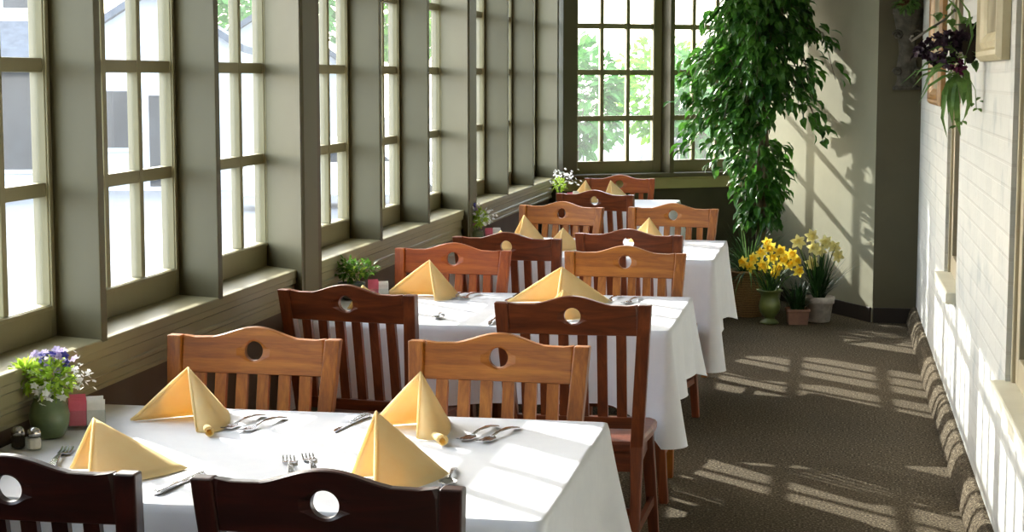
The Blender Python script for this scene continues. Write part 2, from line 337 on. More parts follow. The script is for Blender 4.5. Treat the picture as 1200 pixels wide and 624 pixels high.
# ------------------------------------------------------------------ chairs
def yb(z):
    return -.19 - .08 * ((z - .45) / .47) ** 1.15 if z >= .45 else -.19 - .055 * (.45 - z) / .45
def bow(x): return -.010 * (1 - (x / .25) ** 2)
def xw(z): return .25 - .030 * (.92 - z) / .47 if z > .45 else .22 - .012 * (.45 - z) / .45
def ztop(x):
    a = abs(x)
    return .914 + (.031 * (.5 + .5 * math.cos(math.pi * a / .15)) if a < .15 else .006 * ((a - .15) / .06) ** 2)
def chair_parts(root, W):
    wx, wz = WOODS[W]['x'], WOODS[W]['z']; LW = 'chestnut' if W in ('honey', 'amber') else W   # pale chairs stand on darker front legs
    hc = Vector((0, .880)); hr = .0265; x1 = .2095; zb = .818    # crest rail with its round hand hole
    angs = sorted(set([2 * math.pi * k / 64 for k in range(64)] + [math.atan2(z - hc.y, x - hc.x) % (2 * math.pi) for x, z in ((x1, ztop(x1)), (-x1, ztop(x1)), (x1, zb), (-x1, zb))]))
    rows = []
    for a in angs:
        d = Vector((math.cos(a), math.sin(a))); t = hr
        lo_, hi_ = hr, .5
        inside = lambda q: abs(q.x) <= x1 and zb <= q.y <= ztop(q.x)
        for _ in range(26):
            md = (lo_ + hi_) / 2
            if inside(hc + d * md): lo_ = md
            else: hi_ = md
        rows.append([hc + d * (hr + (lo_ - hr) * k) for k in (0, .12, .35, .65, .95, 1)])
    m = MB(); th = .026; nR = len(rows); K = 6
    for side in (0, 1):
        for r in rows:
            for k, q in enumerate(r):
                o_ = .004 if k in (0, 5) else 0
                y = yb(q.y) + bow(q.x) + (th / 2 - o_ if side else -th / 2 + o_)
                m.v.append((q.x, y, q.y))
    for side in (0, 1):
        b = side * nR * K
        for i in range(nR):
            j = (i + 1) % nR
            for k in range(K - 1):
                q = (b + i * K + k, b + i * K + k + 1, b + j * K + k + 1, b + j * K + k)
                m.f.append(q if side else q[::-1])
    for i in range(nR):
        j = (i + 1) % nR; b = nR * K
        m.f.append((i * K, j * K, b + j * K, b + i * K)); m.f.append((i * K + K - 1, b + i * K + K - 1, b + j * K + K - 1, j * K + K - 1))
    m.build('crest_rail', wx, root, smooth=False)
    for s in (-1, 1):                                            # rear legs run on up as the back posts
        m = MB(); rings = []
        for z in (0, .15, .3, .45, .55, .65, .75, .85, .90, .919):
            o = xw(z) * s; i = (xw(z) - (.042 if z > .4 else .034)) * s; y = yb(z); d = .019 if z < .9 else .018
            rings.append([(o, y - d, z), (i, y - d, z), (i, y + d, z), (o, y + d, z)])
        m.loft(rings); m.build('rear_leg', wz, root, bev=.004)
        m = MB(); x = .202 * s
        m.loft([[(x * 1.15 - .017, .195 - .017, 0), (x * 1.15 + .017, .195 - .017, 0), (x * 1.15 + .017, .195 + .017, 0), (x * 1.15 - .017, .195 + .017, 0)],
                [(x - .022, .185 - .022, .428), (x + .022, .185 - .022, .428), (x + .022, .185 + .022, .428), (x - .022, .185 + .022, .428)]])
        m.build('front_leg', WOODS[LW]['z'], root, bev=.004)
    for k in range(6):
        x = -.153 + .0612 * k; m = MB(); rings = []
        for z in (.545, .6, .68, .76, .822):
            y = yb(z) + bow(x); rings.append([(x - .016, y - .008, z), (x + .016, y - .008, z), (x + .016, y + .008, z), (x - .016, y + .008, z)])
        m.loft(rings); m.build('slat', wz, root)
    m = MB(); rings = []
    for k in range(9):
        x = -.19 + .0475 * k; y0 = yb(.515) + bow(x); y1 = yb(.55) + bow(x)
        rings.append([(x, y0 - .012, .510), (x, y0 + .012, .510), (x, y1 + .012, .549), (x, y1 - .012, .549)])
    m.loft(rings); m.build('lower_rail', wx, root, bev=.003)
    m = MB(); pts = [(-.205, -.205), (.205, -.205), (.232, .05), (.236, .19), (.215, .222), (.1, .235), (-.1, .235), (-.215, .222), (-.236, .19), (-.232, .05)]
    sh = lambda f, z: [(x * f, y * f, z) for x, y in pts]
    m.loft([sh(.975, .432), sh(1, .438), sh(1, .456), sh(.97, .466), sh(.7, .462)]); m.build('seat', wx, root, bev=.002)
    m = MB(); m.box(-.195, .195, .172, .192, .365, .431); m.box(-.195, .195, -.19, -.17, .365, .431)
    for s in (-1, 1): m.box(.195 * s - .010, .195 * s + .010, -.17, .172, .365, .431)
    m.build('seat_frame', WOODS[LW]['x'], root)
    for s in (-1, 1):
        m = MB(); x = .203 * s; m.loft([[(x - .008, -.205, .17), (x + .008, -.205, .17), (x + .008, -.205, .20), (x - .008, -.205, .20)], [(x * 1.09 - .008, .18, .17), (x * 1.09 + .008, .18, .17), (x * 1.09 + .008, .18, .20), (x * 1.09 - .008, .18, .20)]])
        m.build('stretcher', WOODS[LW]['x'], root)
    m = MB(); m.box(-.195, .195, -.012, .008, .176, .198); m.build('stretcher', WOODS[LW]['x'], root)
CH = [  # wood, centre of the crest rail, direction it turns, label
    ('mahogany', -1.475, 2.93, -1.0, 'dark mahogany slat-back chair cut off by the bottom left corner of the photo', 0),
    ('mahogany', -.871, 2.918, -0.8, 'nearest dark mahogany slat-back chair, in front of the front table by the upright fork', 0),
    ('honey', -1.559, 4.552, -1.9, 'honey wood slat-back chair beyond the front table, close under the windows', 180),
    ('honey', -.876, 4.560, -3.0, 'honey wood slat-back chair beyond the front table, at its aisle end', 180),
    ('walnut', -1.585, 5.573, -9, 'dark brown slat-back chair at the near side of the second table, under the windows', 0),
    ('walnut', -.803, 5.414, 1.5, 'dark brown slat-back chair whose whole right post and seat edge show beside the aisle', 0),
    ('amber', -1.548, 7.050, -5, 'orange-brown slat-back chair beyond the second table, by the windows', 180),
    ('honey', -.831, 7.052, -2.5, 'pale honey slat-back chair beyond the second table, at its aisle end', 180),
    ('walnut', -1.425, 7.607, -5, 'dark brown slat-back chair before the third table, its hole filled by a napkin', 0),
    ('chestnut', -.912, 7.870, -6, 'red-brown slat-back chair before the third table, at the aisle end', 0),
    ('honey', -1.476, 9.520, -14, 'light brown slat-back chair beyond the third table, on the window side', 180),
    ('honey', -.859, 9.500, -8, 'light brown slat-back chair beyond the third table, nearest the ficus tree', 180),
    ('chestnut', -1.431, 10.549, -12, 'chestnut brown slat-back chair at the near side of the small farthest table', 0),
    ('amber', -1.483, 12.22, 2, 'reddish slat-back chair backed against the far window wall', 180)]
protos = {}
for Wd, x, y, rot, lab, turn in CH:
    rz = R(rot + turn); off = Vector((0, -.27, 0)); off.rotate(Matrix.Rotation(rz, 3, 'Z'))
    loc = (x - off.x, y - off.y, 0)
    if Wd not in protos:
        t = thing('dining_chair', lab, 'chair', loc, rz, 'slat-back dining chairs'); chair_parts(t, Wd); protos[Wd] = t
    else: dup(protos[Wd], loc, rz, lab)

# ------------------------------------------------------------------ tables and cloths
def dining_table(x0, x1, y0, y1, z, d, seed, lab_t, lab_c, tips):
    rnd = random.Random(seed); cx, cy = (x0 + x1) / 2, (y0 + y1) / 2
    t = thing('dining_table', lab_t, 'table', (cx, cy, 0), 0, 'cloth-covered dining tables')
    hx, hy = (x1 - x0) / 2 - .006, (y1 - y0) / 2 - .006
    m = MB(); m.box(-hx, hx, -hy, hy, z - .034, z - .004); m.build('tabletop', WOODS['walnut']['x'], t, bev=.006)
    m = MB(); m.lathe([(.035, .05), (.045, .2), (.04, .5), (.05, z - .09), (.16, z - .05), (.16, z - .035)], seg=16); m.build('pedestal', WOODS['walnut']['z'], t)
    for s in (0, 1):
        m = MB(); L = min(hx, .34)
        if s: m.box(-.03, .03, -L * .8, L * .8, 0, .05)
        else: m.box(-L, L, -.03, .03, .004, .046)
        m.build('foot', WOODS['walnut']['x'], t, bev=.004)
    # the cloth: flat top with faint fold creases, skirts that hang deeper and fold out at each corner
    X0, X1, Y0_, Y1_ = x0 - .003, x1 + .003, y0 - .003, y1 + .003; rc = .02
    per = []                                                      # (point, outward, corner weight, side)
    def side(a, b, n, nrm, sid):
        for i in range(n + 1):
            p = a.lerp(b, i / n); L = (b - a).length; e = min(i / n, 1 - i / n) * L
            per.append((p, Vector(nrm), max(0, 1 - e / .20), sid))
    def corner(c, a0, cid):
        for i in range(1, 6):
            a = R(a0 + 90 * i / 6); n_ = Vector((math.cos(a), math.sin(a))); per.append((c + n_ * rc, n_, 1.0, 10 + cid))
    V2 = lambda x, y: Vector((x, y))
    side(V2(X0 + rc, Y0_), V2(X1 - rc, Y0_), 46, (0, -1), 0); corner(V2(X1 - rc, Y0_ + rc), -90, 0)
    side(V2(X1, Y0_ + rc), V2(X1, Y1_ - rc), 40, (1, 0), 1); corner(V2(X1 - rc, Y1_ - rc), 0, 1)
    side(V2(X1 - rc, Y1_), V2(X0 + rc, Y1_), 46, (0, 1), 2); corner(V2(X0 + rc, Y1_ - rc), 90, 2)
    side(V2(X0, Y1_ - rc), V2(X0, Y0_ + rc), 40, (-1, 0), 3); corner(V2(X0 + rc, Y0_ + rc), 180, 3)
    K = 14; m = MB(); n = len(per); dist = [0.0]
    for i in range(1, n): dist.append(dist[-1] + (per[i][0] - per[i - 1][0]).length)
    ph = rnd.random() * 6
    rings = []
    for k in range(K + 1):
        t_ = k / K; ring = []
        for i, (p, o, cw, sid) in enumerate(per):
            near = 0 if p.y < cy else 1; rt = 1 if p.x > cx else 0
            tip = tips[(2 if near else 0) + rt]                       # extra hang at this corner
            D = d + (tip) * cw ** 1.6 + .012 * math.sin(dist[i] * 5 + ph)
            flare = (.010 + .05 * cw ** 2.2) * t_ ** 1.2
            pleat = .022 * t_ * math.sin(dist[i] * 16 + ph) * (1 - cw) + (-.030 * t_ * math.sin(math.pi * min(1, max(0, (1 - cw) * 1.35))) if sid < 10 else 0)
            wall = .15 if sid == 3 else 1.0
            q = p + o * ((flare + pleat) * wall + .004 * min(1, k))
            z_ = z - (.004 * (1 - math.cos(min(1, t_ * 8) * math.pi / 2)) if k else 0) - D * t_ ** 1.02
            q.x = max(q.x, X0 - .012); ring.append((q.x, q.y, z_))
        rings.append(ring)
    inner = []
    for f_ in (1.0, .985, .95, .8, .6, .4, .2, .03):
        inner.append([(cx + (p.x - cx) * f_, cy + (p.y - cy) * f_, z + (.0012 * mnoise.noise((p.x * f_ * 6, p.y * f_ * 6, seed)) if f_ < .99 else 0)) for p, *_ in per])
    o = len(m.v); m.loft(list(reversed(inner)) + rings[1:], cap=False); m.f.append(tuple(reversed(range(n))))
    c = m.build('tablecloth', CLOTH, None, smooth=True); tag(c, lab_c, 'tablecloth', 'white tablecloths')
    # sewn hem and ironed creases
    h = MB(); hem = [Vector(p) for p in rings[-1]] + [Vector(rings[-1][0])]
    h.tube(hem, .0018, 4); hm = h.build('hem', CLOTH, c)
    return c
T = [(-1.93, -.557, 3.345, 4.362, .753, .25, 1, (.03, .05, .03, .03)),
     (-1.93, -.552, 6.000, 6.952, .753, .27, 2, (.05, .13, .05, .05)),
     (-1.93, -.563, 8.385, 9.420, .753, .36, 3, (.06, .16, .05, .05)),
     (-1.86, -1.045, 11.24, 12.06, .783, .25, 4, (.06, .10, .05, .05))]
LT = ['front dining table, beneath the white cloth set with the nearest napkins', 'second dining table from the camera, hidden under its white cloth', 'third dining table from the camera, hidden under its white cloth', 'small square table in the far window corner, under a white cloth']
LC = ['white cloth on the front table, its pointed corner hanging at the bottom of the photo', 'white cloth on the second table, with a long pointed corner over the chair seat', 'white cloth on the third table, falling beside the daffodil urn', 'white cloth on the small farthest table under the far windows']
for i, tt in enumerate(T): dining_table(*tt[:7], LT[i], LC[i], tt[7])

# ------------------------------------------------------------------ table settings
def napkin(loc, L, Rr, B, P, mid, label, roll=None):
    """standing folded napkin: points relative to loc; two panels meet at the peak, the open front is between L and Rr"""
    o = Vector(loc); t = None
    m = MB()
    def panel(P_, A, M_, B_, bulge, off=0.0, n=9):
        P_, A, M_, B_ = [Vector(q) for q in (P_, A, M_, B_)]; nrm = (A - P_).cross(B_ - P_).normalized(); rows = []
        for i in range(n + 1):
            u = i / n; row = []
            for j in range(n + 1):
                v = j / n; b = A * (1 - v) ** 2 + M_ * 2 * v * (1 - v) + B_ * v * v
                q = P_.lerp(b, max(u, .012)) + nrm * (bulge * math.sin(math.pi * v) * u * (1.25 - u) + off * u)
                q.z = max(q.z, .0015); row.append(q)
            rows.append(row)
        base_ = len(m.v)
        for r in rows: m.v += [tuple(q) for q in r]
        for i in range(n):
            for j in range(n):
                k = base_ + i * (n + 1) + j; m.f.append((k, k + 1, k + n + 2, k + n + 1))
    L, Rr, B, P = Vector(L), Vector(Rr), Vector(B), Vector(P); M1 = (L + B) / 2; M2 = Vector(mid) if mid else (Rr + B) / 2
    panel(P, L, M1, B, -.010); panel(P, Rr, M2, B, .012)
    c = (L + Rr + B) / 3
    sh = lambda q, k: c + (q - c) * k if q.z < .05 else q - Vector((0, 0, .006))
    panel(P - Vector((0, 0, .004)), sh(L, .95), sh(M1, .95), sh(B, .95), -.008); panel(P - Vector((0, 0, .004)), sh(Rr, .95), sh(M2, .95), sh(B, .95), .010)
    ob = m.build('napkin', NAPK, None, smooth=True, solid=.0022); ob.location = o
    e = MB()                                                     # thick folded front edges
    for Q, sgn in ((L, 1), (Rr, 1)):
        pth = [P.lerp(Q, k / 8) for k in range(9)]
        for q in pth: q.z = max(q.z, .004)
        e.tube(pth, [.0028 + .0016 * math.sin(math.pi * k / 8) for k in range(9)], 6)
    e.build('folded_edge', NAPK, ob, smooth=True)
    if roll:
        r = MB(); a, b, rad = Vector(roll[0]), Vector(roll[1]), roll[2]; d = (b - a).normalized(); sd_ = Vector((d.y, -d.x, 0)); rings = []
        for k in range(7):
            q = a.lerp(b, k / 6) ; rad_k = rad * (.55 + .45 * k / 6)
            rings.append([q + sd_ * (rad_k * (1 - .018 * j) * math.cos(j * .42)) + Vector((0, 0, rad_k * 1.0 + rad_k * (1 - .018 * j) * math.sin(j * .42))) for j in range(24)])
        r.loft(rings, cap=False, closed=False); r.build('rolled_corner', NAPK, ob, smooth=True, solid=.002)
    return tag(ob, label, 'napkin', 'yellow folded napkins')
Z1 = .7545
def rel(x, y, c, z=0): return (x - c[0], y - c[1], z)
def nap(x, y, L, Rr, B, P, ph, label, mid=None, roll=None, z=Z1):
    c = (x, y); r = None
    if roll: r = (rel(*roll[0], c), rel(*roll[1], c), roll[2])
    return napkin((x, y, z), rel(*L, c), rel(*Rr, c), rel(*B, c), rel(*P, c, ph), rel(*mid, c) if mid else None, label, r)
nap(-1.60, 4.15, (-1.755, 4.15), (-1.538, 4.045), (-1.55, 4.31), (-1.601, 4.16), .142, 'yellow napkin on the front table nearest the windows, its rolled end by two forks', mid=(-1.43, 4.02), roll=((-1.535, 4.10), (-1.487, 3.995), .013))
nap(-1.55, 3.60, (-1.668, 3.60), (-1.560, 3.455), (-1.415, 3.66), (-1.625, 3.635), .112, 'yellow napkin on the front table beside the salt and pepper, knife lying at its foot', mid=(-1.455, 3.50))
nap(-1.02, 4.15, (-1.135, 4.19), (-.982, 4.06), (-.955, 4.30), (-.991, 4.14), .152, 'yellow napkin on the front table before the honey chair at the aisle, curled lower corner', mid=(-.88, 4.02), roll=((-.955, 4.10), (-.903, 3.995), .014))
nap(-.93, 3.64, (-1.030, 3.64), (-.932, 3.475), (-.825, 3.71), (-.985, 3.69), .140, 'yellow napkin on the front table nearest the camera, rising behind the dark chair hump', mid=(-.855, 3.54))
nap(-1.60, 6.72, (-1.775, 6.80), (-1.53, 6.64), (-1.475, 6.84), (-1.575, 6.74), .150, 'tall yellow napkin on the second table in front of the orange-brown chair', mid=(-1.46, 6.66))
nap(-1.755, 6.30, (-1.80, 6.34), (-1.735, 6.22), (-1.62, 6.36), (-1.735, 6.32), .095, 'small yellow napkin tip on the second table, showing over the dark chair by the windows', mid=(-1.65, 6.25))
nap(-1.03, 6.62, (-1.245, 6.66), (-1.03, 6.52), (-.845, 6.74), (-1.03, 6.66), .142, 'wide yellow napkin on the second table behind the dark chair with the seen-through hole', mid=(-.90, 6.58))
nap(-.98, 6.25, (-1.06, 6.30), (-.985, 6.16), (-.85, 6.34), (-.965, 6.28), .100, 'low yellow napkin on the second table tucked in front of the wide one', mid=(-.88, 6.22))
nap(-1.63, 9.16, (-1.70, 9.20), (-1.64, 9.08), (-1.50, 9.16), (-1.625, 9.18), .140, 'narrow upright yellow napkin on the third table, window side', mid=(-1.54, 9.08))
nap(-1.66, 8.72, (-1.75, 8.74), (-1.66, 8.62), (-1.56, 8.76), (-1.665, 8.72), .095, 'rounded yellow napkin on the third table, low beside the narrow upright one', mid=(-1.59, 8.66))
nap(-.96, 9.16, (-1.07, 9.22), (-.96, 9.08), (-.86, 9.20), (-.955, 9.18), .135, 'yellow napkin on the third table in front of the chair nearest the ficus', mid=(-.89, 9.10))
nap(-1.36, 8.74, (-1.45, 8.80), (-1.36, 8.66), (-1.25, 8.80), (-1.35, 8.76), .110, 'yellow napkin on the third table glimpsed through the hole of a dark chair back', mid=(-1.29, 8.70))
nap(-1.66, 11.72, (-1.77, 11.76), (-1.65, 11.62), (-1.57, 11.76), (-1.652, 11.72), .148, 'yellow napkin on the small farthest table, closer to the windows of the two', z=.7845, mid=(-1.60, 11.68))
nap(-1.45, 11.72, (-1.54, 11.72), (-1.45, 11.62), (-1.33, 11.78), (-1.485, 11.74), .148, 'yellow napkin on the small farthest table, aisle side of the pair', z=.7845, mid=(-1.37, 11.68))

# cutlery, laid flat: built along +y with the head at +y, 0.2 m long, origin at the handle end
def fork_proto():
    t = thing('fork', '', 'fork', group='forks')
    m = MB(); m.loft([[(-w_, y, z), (w_, y, z), (w_ * .8, y, z + .0028), (-w_ * .8, y, z + .0028)] for y, w_, z in ((0, .007, .001), (.012, .0095, .0035), (.05, .007, .0085), (.10, .0035, .0095), (.125, .0032, .006), (.135, .0055, .004))])
    m.build('handle', STEEL, t, smooth=False, bev=.0008)
    m = MB(); m.loft([[(-w_, y, z), (w_, y, z), (w_, y, z + .002), (-w_, y, z + .002)] for y, w_, z in ((.132, .006, .004), (.142, .0125, .0022), (.155, .0125, .0016))])
    for k in range(4):
        x = -.0102 + .0068 * k; m.loft([[(x - a, y, z), (x + a, y, z), (x + a, y, z + .002), (x - a, y, z + .002)] for y, a, z in ((.153, .0023, .0016), (.175, .0020, .0022), (.196, .0012, .006))])
    m.build('tines', STEEL, t); return t
def knife_proto():
    t = thing('table_knife', '', 'knife', group='table knives')
    m = MB(); m.loft([[(-w_, y, .0005), (w_, y, .0005), (w_, y, h), (-w_, y, h)] for y, w_, h in ((0, .006, .007), (.01, .0095, .010), (.06, .0085, .0095), (.10, .0065, .008), (.108, .0075, .0085))])
    m.build('handle', STEEL, t, bev=.0015)
    m = MB(); m.loft([[(-.0055, y, .001), (w_, y, .0015), (w_, y, .003), (-.0055, y, .0035)] for y, w_ in ((.107, .005), (.13, .0085), (.19, .0095), (.215, .006), (.228, -.004))]); m.build('blade', STEEL, t); return t
def spoon_proto():
    t = thing('spoon', '', 'spoon', group='spoons')
    m = MB(); m.loft([[(-w_, y, z), (w_, y, z), (w_ * .8, y, z + .0026), (-w_ * .8, y, z + .0026)] for y, w_, z in ((0, .006, .001), (.012, .009, .003), (.05, .006, .008), (.10, .003, .009), (.128, .004, .005))]); m.build('handle', STEEL, t, bev=.0008)
    m = MB(); rings = []
    for i in range(9):
        v = i / 8; y = .124 + .062 * v; w_ = .0205 * math.sin(math.pi * min(.985, max(.06, v)) ** .85); d = .007 * math.sin(math.pi * v)
        rings.append([(w_ * math.sin(a), y, .0085 - d * math.cos(a) + .0 * v) for a in [(-1 + 2 * k / 8) * math.pi / 2 for k in range(9)]])
    m.loft(rings, cap=False, closed=False); m.build('bowl', STEEL, t, smooth=True, solid=.0014); return t
def lay(kind, a, b, label, z=Z1):
    """a: handle end, b: head end (world x, y)"""
    d = Vector((b[0] - a[0], b[1] - a[1])); rz = math.atan2(d.y, d.x) - math.pi / 2
    if kind not in CUT: CUT[kind] = dict(fork=fork_proto, knife=knife_proto, spoon=spoon_proto)[kind](); o = CUT[kind]
    else: o = dup(CUT[kind], (0, 0, 0), 0, '')
    o.location = (a[0], a[1], z); o.rotation_euler = (0, 0, rz); o['label'] = label; o.scale = (1.22, 1.05, 1.1) if kind == 'fork' else (1, 1, 1)
CUT = {}
lay('knife', (-1.392, 3.41), (-1.357, 3.70), 'table knife beside the napkin near the salt and pepper, front table')
lay('knife', (-1.176, 4.33), (-1.215, 4.04), 'table knife in the middle of the far side of the front table')
lay('fork', (-1.444, 4.28), (-1.484, 4.083), 'fork touching the rolled end of the window-side napkin, front table')
lay('fork', (-1.380, 4.26), (-1.423, 4.09), 'fork lying loose, second from the window-side napkin, front table')
lay('fork', (-.822, 4.25), (-.868, 4.065), 'fork touching the curled napkin on the aisle end of the front table')
lay('fork', (-.768, 4.24), (-.817, 4.06), 'fork nearest the aisle edge on the front table')
lay('fork', (-1.155, 3.605), (-1.222, 3.795), 'fork with tines up behind the hump of the nearest chair, left of its pair')
lay('fork', (-1.112, 3.640), (-1.186, 3.825), 'fork with tines up behind the hump of the nearest chair, right of its pair')
lay('fork', (-1.715, 3.60), (-1.765, 3.80), 'fork on the sunlit cloth beside the napkin close to the salt shaker')
lay('spoon', (-.825, 3.765), (-.800, 3.56), 'spoon sticking out behind the nearest chair post, front table')
lay('fork', (-1.452, 6.90), (-1.488, 6.70), 'fork beside the tall napkin on the second table')
lay('fork', (-1.405, 6.89), (-1.440, 6.69), 'fork next after the one beside the tall napkin, second table')
lay('knife', (-1.231, 6.90), (-1.262, 6.64), 'table knife between the two chairs on the far side of the second table')
lay('spoon', (-1.428, 6.30), (-1.392, 6.03), 'spoon by the post of the window-side dark chair, second table')
lay('knife', (-1.19, 6.02), (-1.206, 6.26), 'table knife by the post of the aisle-side dark chair, second table')
lay('fork', (-.835, 6.91), (-.866, 6.72), 'fork to the aisle side of the wide napkin, second table')
lay('fork', (-.745, 6.87), (-.785, 6.69), 'fork nearest the aisle edge of the second table')
lay('fork', (-.87, 9.36), (-.90, 9.17), 'fork before the chair nearest the ficus, third table')
lay('fork', (-.80, 9.30), (-.835, 9.11), 'fork nearest the aisle edge of the third table')
lay('spoon', (-.80, 9.02), (-.875, 8.84), 'spoon near the aisle edge of the third table')

# ------------------------------------------------------------------ vases, shakers, sugar holders
GLAZE = mat('sage_green_glaze', srgb(104, 122, 86), srgb(84, 102, 72), 14, 0.28, 0.5)
DGLAZE = mat('dark_grey_green_glaze', srgb(74, 84, 70), srgb(62, 72, 60), 14, 0.3, 0.5)
STEM = thin('flower_stem', srgb(112, 142, 58), srgb(92, 122, 46), .2)
LIMEF = thin('lime_foliage', srgb(188, 214, 84), srgb(156, 192, 62), .4, 60)
GREENF = thin('garden_foliage', srgb(96, 140, 48), srgb(72, 112, 40), .3, 60)
WHITEF = thin('white_petal', srgb(250, 250, 248), srgb(242, 242, 240), .25, 60)
BLUEF = thin('blue_petal', srgb(70, 74, 160), srgb(98, 92, 176), .2, 60)
LILAC = thin('lilac_petal', srgb(196, 180, 226), srgb(222, 212, 240), .25, 60)
PINKP = mat('pink_paper_packet', srgb(226, 110, 132), srgb(218, 98, 122), 40, .6)
WHITEP = mat('white_paper_packet', srgb(244, 242, 238), srgb(232, 230, 226), 40, .6)
PINKF = thin('pink_petal', srgb(226, 150, 168), srgb(214, 132, 152), .25, 60)
SOIL = mat('dark_soil', srgb(58, 42, 30), srgb(40, 30, 22), 30, .95)
def florets(m, rnd, c, n, spread, size, up=.5, petals=5):
    c = Vector(c)
    for _ in range(n):
        q = c + Vector((rnd.gauss(0, spread), rnd.gauss(0, spread), rnd.gauss(0, spread * .8)))
        ax = Vector((rnd.uniform(-1, 1), rnd.uniform(-1, 1), rnd.uniform(-.2, 1) + up)).normalized(); s1 = ax.orthogonal().normalized(); s2 = ax.cross(s1)
        for k in range(petals):
            a = 2 * math.pi * k / petals; d = s1 * math.cos(a) + s2 * math.sin(a); m.leaf(q, d + ax * .25, ax, size, size * .75, .2, .3)
def sprig(m, rnd, a, b, rad=.0012, sag=.01):
    a, b = Vector(a), Vector(b); m.tube([a, a.lerp(b, .5) + Vector((rnd.uniform(-sag, sag), rnd.uniform(-sag, sag), sag)), b], [rad, rad * .8, rad * .6], 4)
def leaves_ball(m, rnd, c, r, n, L, W, sq=(1, 1, 1)):
    c = Vector(c)
    for _ in range(n):
        d = Vector((rnd.gauss(0, 1), rnd.gauss(0, 1), rnd.gauss(0, 1))).normalized(); q = c + Vector((d.x * sq[0], d.y * sq[1], d.z * sq[2])) * r * rnd.uniform(.35, 1)
        m.leaf(q, d + Vector((rnd.uniform(-.6, .6), rnd.uniform(-.6, .6), rnd.uniform(-.5, .5))), Vector((rnd.uniform(-1, 1), rnd.uniform(-1, 1), 1)), L * rnd.uniform(.7, 1.2), W * rnd.uniform(.7, 1.2))
def flower_vase(loc, label, seed, glaze, prof, spec, wide=1.0):
    rnd = random.Random(seed); t = thing('flower_vase', label, 'vase of flowers', loc, 0, 'flower vases on the tables')
    m = MB(); m.lathe(prof, seg=28); m.build('vase', glaze, t, smooth=True)
    top = prof[-1][1] if prof[-1][0] < .02 else max(z for _, z in prof)
    st_, gl_ = MB(), []
    for kind, c, n_, spr, size in spec:
        mb = MB(); gl_.append((kind, mb)); sprig(st_, rnd, (rnd.uniform(-.01, .01), rnd.uniform(-.01, .01), top - .03), c)
        if kind in ('lime', 'green'): leaves_ball(mb, rnd, c, spr, n_, size, size * .45)
        else: florets(mb, rnd, c, n_, spr, size)
    st_.build('stems', STEM, t)
    for kind, mb in gl_:
        nm, mt = dict(lime=('lime_foliage', LIMEF), green=('foliage', GREENF), white=('white_flower_head', WHITEF), blue=('blue_flower_head', BLUEF), lilac=('lilac_flower_head', LILAC), pink=('pink_flower_head', PINKF))[kind]
        mb.build(nm, mt, t)
    return t
VP = [(.030, 0), (.034, .003), (.046, .03), (.049, .055), (.044, .078), (.036, .090), (.037, .098), (.033, .099), (.031, .088), (.020, .06)]
flower_vase((-1.872, 3.93, Z1), 'round sage green vase with blue, white and lime flowers on the front table', 3, GLAZE, VP, [
    ('lime', (-.052, -.015, .150), 170, .036, .026), ('lime', (.022, -.015, .150), 190, .040, .026), ('green', (.0, .02, .135), 40, .035, .03), ('white', (-.005, -.03, .125), 22, .022, .012), ('white', (.030, -.035, .108), 14, .016, .012),
    ('white', (.078, .01, .165), 20, .016, .0065), ('white', (.088, .0, .138), 18, .016, .0075), ('blue', (.002, .0, .192), 7, .014, .013), ('blue', (.045, .0, .188), 5, .012, .013), ('lilac', (-.020, .0, .200), 9, .012, .013), ('lilac', (.030, .0, .205), 9, .012, .013), ('lilac', (.010, -.012, .172), 9, .014, .013)])
DP = [(.030, 0), (.036, .004), (.048, .03), (.052, .058), (.054, .060), (.054, .066), (.048, .066), (.046, .05), (.01, .048)]
flower_vase((-1.868, 6.64, Z1), 'dark pot of feathery green leaves on the second table', 5, DGLAZE, DP, [('green', (x, y, z), 34, .030, .026) for x, y, z in ((-.03, -.02, .115), (-.012, .01, .125), (.015, 0, .12), (.05, 0, .125), (.075, .0, .115), (.0, -.02, .10), (-.025, 0, .135))] + [('lime', (.03, -.02, .11), 24, .025, .024)])
CP = [(.022, 0), (.026, .003), (.034, .02), (.036, .04), (.033, .052), (.034, .058), (.030, .058), (.012, .04)]
flower_vase((-1.868, 9.10, Z1), 'small pale green vase of lime and lilac flowers on the third table', 8, GLAZE, CP, [('lime', (-.01, 0, .11), 90, .032, .028), ('lime', (.02, 0, .13), 90, .036, .026), ('white', (.045, 0, .15), 22, .03, .011), ('white', (.07, 0, .12), 16, .02, .011), ('white', (-.01, -.01, .165), 12, .02, .012), ('lilac', (-.015, 0, .178), 14, .012, .016), ('blue', (-.012, 0, .18), 3, .008, .015), ('pink', (-.025, -.01, .10), 10, .014, .018)])
flower_vase((-1.815, 11.66, .7845), 'dark glass vase of small white flowers on the farthest table', 9, DGLAZE, CP, [('lime', (-.01, 0, .12), 70, .04, .03), ('white', (-.03, 0, .17), 16, .03, .012), ('white', (.03, 0, .18), 18, .035, .012), ('white', (.07, 0, .14), 16, .025, .012), ('white', (-.05, .0, .12), 8, .02, .012)])
SALTM = mat('white_salt', srgb(238, 236, 232), srgb(226, 224, 220), 60, .8); PEPM = mat('ground_pepper', srgb(70, 62, 54), srgb(46, 40, 36), 90, .9)
